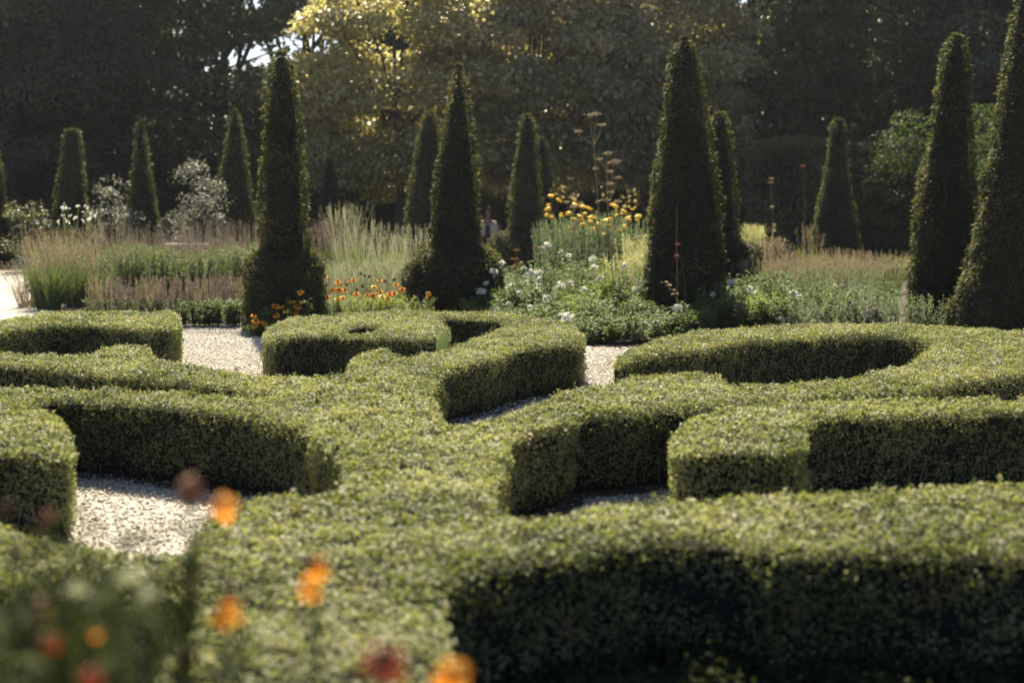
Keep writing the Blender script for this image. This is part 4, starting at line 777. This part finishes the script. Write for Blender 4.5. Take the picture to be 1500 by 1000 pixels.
def person(label, px, Yp, s, child=False):
    e = empty('person', PW(px, Yp)); e.scale = (s, s, s); tag(e, label, 'person', 'people resting at the far side of the garden')
    hz = .26
    V = [(0, 0, hz), (0, 0, hz + .14), (0, 0, hz + .30), (0, 0, hz + .44), (0, -.01, hz + .53), (0, -.02, hz + .60), (0, -.03, hz + .69), (0, -.02, hz + .78),
         (-.17, 0, hz + .42), (-.22, -.06, hz + .2), (-.12, -.24, hz + .10), (-.05, -.30, hz + .10), (.17, 0, hz + .42), (.23, -.05, hz + .2), (.13, -.24, hz + .10), (.06, -.30, hz + .10),
         (-.10, -.03, hz - .02), (-.12, -.42, hz + .10), (-.12, -.48, .06), (-.13, -.62, .035), (.10, -.03, hz - .02), (.12, -.42, hz + .10), (.12, -.48, .06), (.13, -.62, .035)]
    E = [(0, 1), (1, 2), (2, 3), (3, 4), (4, 5), (5, 6), (6, 7), (3, 8), (8, 9), (9, 10), (10, 11), (3, 12), (12, 13), (13, 14), (14, 15), (0, 16), (16, 17), (17, 18), (18, 19), (0, 20), (20, 21), (21, 22), (22, 23)]
    rd = [(.14, .11), (.12, .09), (.13, .09), (.13, .08), .05, .055, (.075, .09), (.05, .06), .055, .042, .032, .025, .055, .042, .032, .025, .09, .07, .045, .035, .09, .07, .045, .035]
    skinned('body', V, E, rd, 'skin', e)
    # clothing: top, jacket sleeves, trousers
    skinned('top', [V[0], V[1], V[2], V[3]], [(0, 1), (1, 2), (2, 3)], [(.15, .12), (.135, .105), (.14, .10), (.14, .09)], 'cloth_child' if child else 'cloth_dark', e)
    if not child:
        for sg in (-1, 1):
            skinned('jacket_side', [(sg * .07, .02, hz + .46), (sg * .175, .01, hz + .42), (sg * .23, -.05, hz + .2), (sg * .14, -.21, hz + .11)], [(0, 1), (1, 2), (2, 3)], [.06, .072, .06, .048], 'cloth_white', e)
            skinned('jacket_front', [(sg * .10, -.05, hz + .44), (sg * .115, -.07, hz + .22), (sg * .12, -.05, hz + .0)], [(0, 1), (1, 2)], [(.055, .06), (.06, .07), (.07, .06)], 'cloth_white', e)
    for sg in (-1, 1):
        skinned('trouser_leg', [(sg * .10, -.03, hz - .02), (sg * .12, -.42, hz + .10), (sg * .12, -.48, .1)], [(0, 1), (1, 2)], [.10, .08, .058], 'cloth_dark', e)
    a = Acc(); blob(a, (0, .03, hz + .74), (.085, .095, .10), 14, 10, jit=.03)
    if not child: blob(a, (0, .055, hz + .60), (.075, .05, .17), 12, 8, jit=.04)
    a.build('hair', M['hair'], e, smooth=True)
    a = Acc(); blob(a, (0, -.125, hz + .69), (.012, .02, .018), 6, 5, jit=0)
    for sx in (-.03, .03): blob(a, (sx, -.112, hz + .715), .009, 6, 5, jit=0, mi=1)
    blob(a, (0, -.113, hz + .65), (.022, .008, .006), 8, 4, jit=0, mi=2)
    a.build('face_features', [M['skin'], M['hair'], M['cloth_dark']], e, smooth=True)
e = empty('low_wall', PW(712, 35.2)); tag(e, 'low stone kerb seat under the two resting people', 'wall')
a = Acc(); box(a, (.1, .28, .09), (2.6, .36, .18)); a.build('kerb_stone', M['stone'], e)
person('woman in an open white jacket sitting on a low kerb beyond the pointed cone', 714.5, 35.0, .98)
person('small child in olive top sitting low to the right of the woman in white', 731, 34.6, .64, True)
# ---------------------------------------------------------------- foreground flowers
def fg(label, px, py, Y, r=.023, mat='orange', droop=.5, tx=.9, ty=0, head_=True, sway=.05):
    t = P(px, py, Y); b0 = np.array([t[0] + rng.normal(0, sway), Y + rng.normal(0, .06), 0]); e = empty('foreground_helenium', b0); tag(e, label, 'flower', 'orange flowers close to the camera')
    o_ = t - b0; a = Acc(); mid = np.array([o_[0] * .3, o_[1] * .3, o_[2] * .55]); tube(a, [(0, 0, 0), mid, o_ * .97], [.0032, .0028, .0022], 6)
    K = 9; tt = rng.uniform(.15, .75, K)[:, None]; pp = mid * tt / .55 * (tt < .55) + (mid + (o_ - mid) * (tt - .55) / .45) * (tt >= .55)
    an = rng.uniform(0, 6.28, K); d = np.stack([np.cos(an), np.sin(an), np.full(K, .5)], 1); a2 = Acc(); leaves(a2, pp, d, np.stack([-d[:, 0], -d[:, 1], np.full(K, 1.5)], 1), rng.uniform(.06, .10, K), .018)
    a.build('stem', M['stem'], e); a2.build('leaf_set', M['herb'], e)
    if mat: add_flower(e, o_, r, mat, droop=droop, tilt=tiltm(tx, ty), disc=.36)
    else: seed_head(e, o_, r)
fg('large red blurred flower with dark centre at the bottom of the picture', 563, 962, 1.55, .030, 'red', .5, .6, .1)
fg('orange blurred flower at the bottom edge right of the red one', 668, 986, 1.6, .024, 'orange', .6, 1.0, .3)
fg('brightest orange blurred flower in front of the gravel patch', 325, 738, 1.9, .020, 'orange', .7, 1.1, 0)
fg('drooping brown-orange flower just left of the brightest one', 281, 708, 1.85, .018, 'rust', .9, .9, .3)
fg('orange blurred flower, upper of the close pair below the hedge stem', 472, 828, 1.8, .017, 'orange', .8, 1.0, .6)
fg('orange blurred flower, lower of the close pair below the hedge stem', 451, 862, 1.8, .016, 'orange', .7, 1.2, 0)
fg('orange blurred flower with dark cap above the bottom left hedge', 322, 892, 1.75, .021, 'orange', .7, .9, -.5)
fg('dull orange flower left of centre at the near gravel edge', 283, 828, 1.9, .014, 'rust', .9, .6, .2)
fg('small rusty brown flower low in front of the rounded hedge end', 66, 750, 1.9, .013, 'rust', 1.1, .6, 0)
fg('dim orange flower near the left edge in the dark leaves', 48, 886, 1.7, .018, 'rust', .9, .9, 0)
fg('tiny yellow-orange bud in the dark leaves at bottom left', 141, 925, 1.6, .008, 'orange', .4, 1.0, 0)
fg('small red flower in the dark leaves at bottom left', 76, 938, 1.55, .011, 'red', .6, 1.1, .2)
fg('red flower cut by the bottom edge at left', 133, 990, 1.55, .015, 'red', .6, 1.0, .2)
for (px, py, Y, t_) in [(278, 735, 1.85, 'below the drooping brown-orange flower'), (22, 812, 1.9, 'at the left edge above the dark leaves'), (62, 800, 1.95, 'second from the left edge'), (128, 826, 1.9, 'over the near left hedge arm'), (10, 745, 1.9, 'level with the rounded hedge end'), (452, 826, 1.8, 'touching the upper flower of the pair'), (337, 868, 1.75, 'above the orange flower with dark cap'), (268, 965, 1.7, 'alone near the bottom edge')]:
    fg('dark spent seed head ' + t_, px, py, Y, .010, None)
# leafy mass bottom left
for i, (px, py, Y, n) in enumerate([(40, 885, 1.75, 22), (120, 880, 1.75, 22), (205, 890, 1.8, 20), (80, 950, 1.6, 22), (165, 955, 1.65, 20), (255, 880, 1.85, 14), (10, 950, 1.65, 20)]):
    c_ = P(px, py, Y); base = np.array([c_[0], Y, 0])
    def fn(a, c_=c_):
        st = stems(a, O0, n, c_[2] + .02, .09, .003, 0, foot=.06); stemleaves(a, st, 16, .085, .028, 0, .3)
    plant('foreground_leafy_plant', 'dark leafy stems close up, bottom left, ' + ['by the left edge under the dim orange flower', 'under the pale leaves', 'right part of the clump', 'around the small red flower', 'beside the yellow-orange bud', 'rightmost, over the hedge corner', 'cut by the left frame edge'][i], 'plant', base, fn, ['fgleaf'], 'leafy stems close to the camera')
def bigleaf(label, px, py, Y, L, W):
    L *= 1.3; W *= 1.4
    c_ = P(px, py, Y); e = empty('pale_leaf_stem', (c_[0], Y, 0)); tag(e, label, 'leaf', 'pale leaves close to the camera')
    a = Acc(); tube(a, [(0, 0, 0), (.01, 0, c_[2] * .6), (-L / 2, 0, c_[2])], .002, 5); a.build('stem', M['stem'], e)
    a = Acc(); leaves(a, np.array([[-L / 2, 0, c_[2]]]), np.array([[1, .1, .1]]), np.array([[0, -.35, 1.]]), L, W); a.build('blade', M['palefg'], e)
bigleaf('pale blurred leaf above the bottom left leaves, upper one', 192, 849, 1.7, .034, .02); bigleaf('pale blurred leaf nearest the left edge', 112, 868, 1.7, .028, .022); bigleaf('pale blurred leaf just right of the upper one', 216, 873, 1.7, .022, .017)
bigleaf('pale round blurred leaf left of the red flower', 388, 927, 1.6, .024, .018); bigleaf('white blurred petal lying above the red flower', 560, 928, 1.5, .018, .016); bigleaf('yellowish blurred leaf between the pale round leaf and the red flower', 497, 927, 1.6, .020, .015)
# ---------------------------------------------------------------- haze volume, added to raise the blacks
HZ = 0.0004
if HZ:
    a = Acc(); box(a, (0, 30, 10.5), (110, 96, 24)); o = a.build('haze', [bpy.data.materials.new('haze')]); tag(o, kind='stuff', label='thin cool haze added to lift the dark tones', cat='haze')
    m = o.data.materials[0]; m.use_nodes = True; nt = m.node_tree; nt.nodes.clear(); ou = nt.nodes.new('ShaderNodeOutputMaterial'); v = nt.nodes.new('ShaderNodeVolumePrincipled')
    v.inputs['Color'].default_value = (.82, .88, 1, 1); v.inputs['Density'].default_value = HZ; v.inputs['Anisotropy'].default_value = .72; nt.links.new(v.outputs[0], ou.inputs['Volume'])
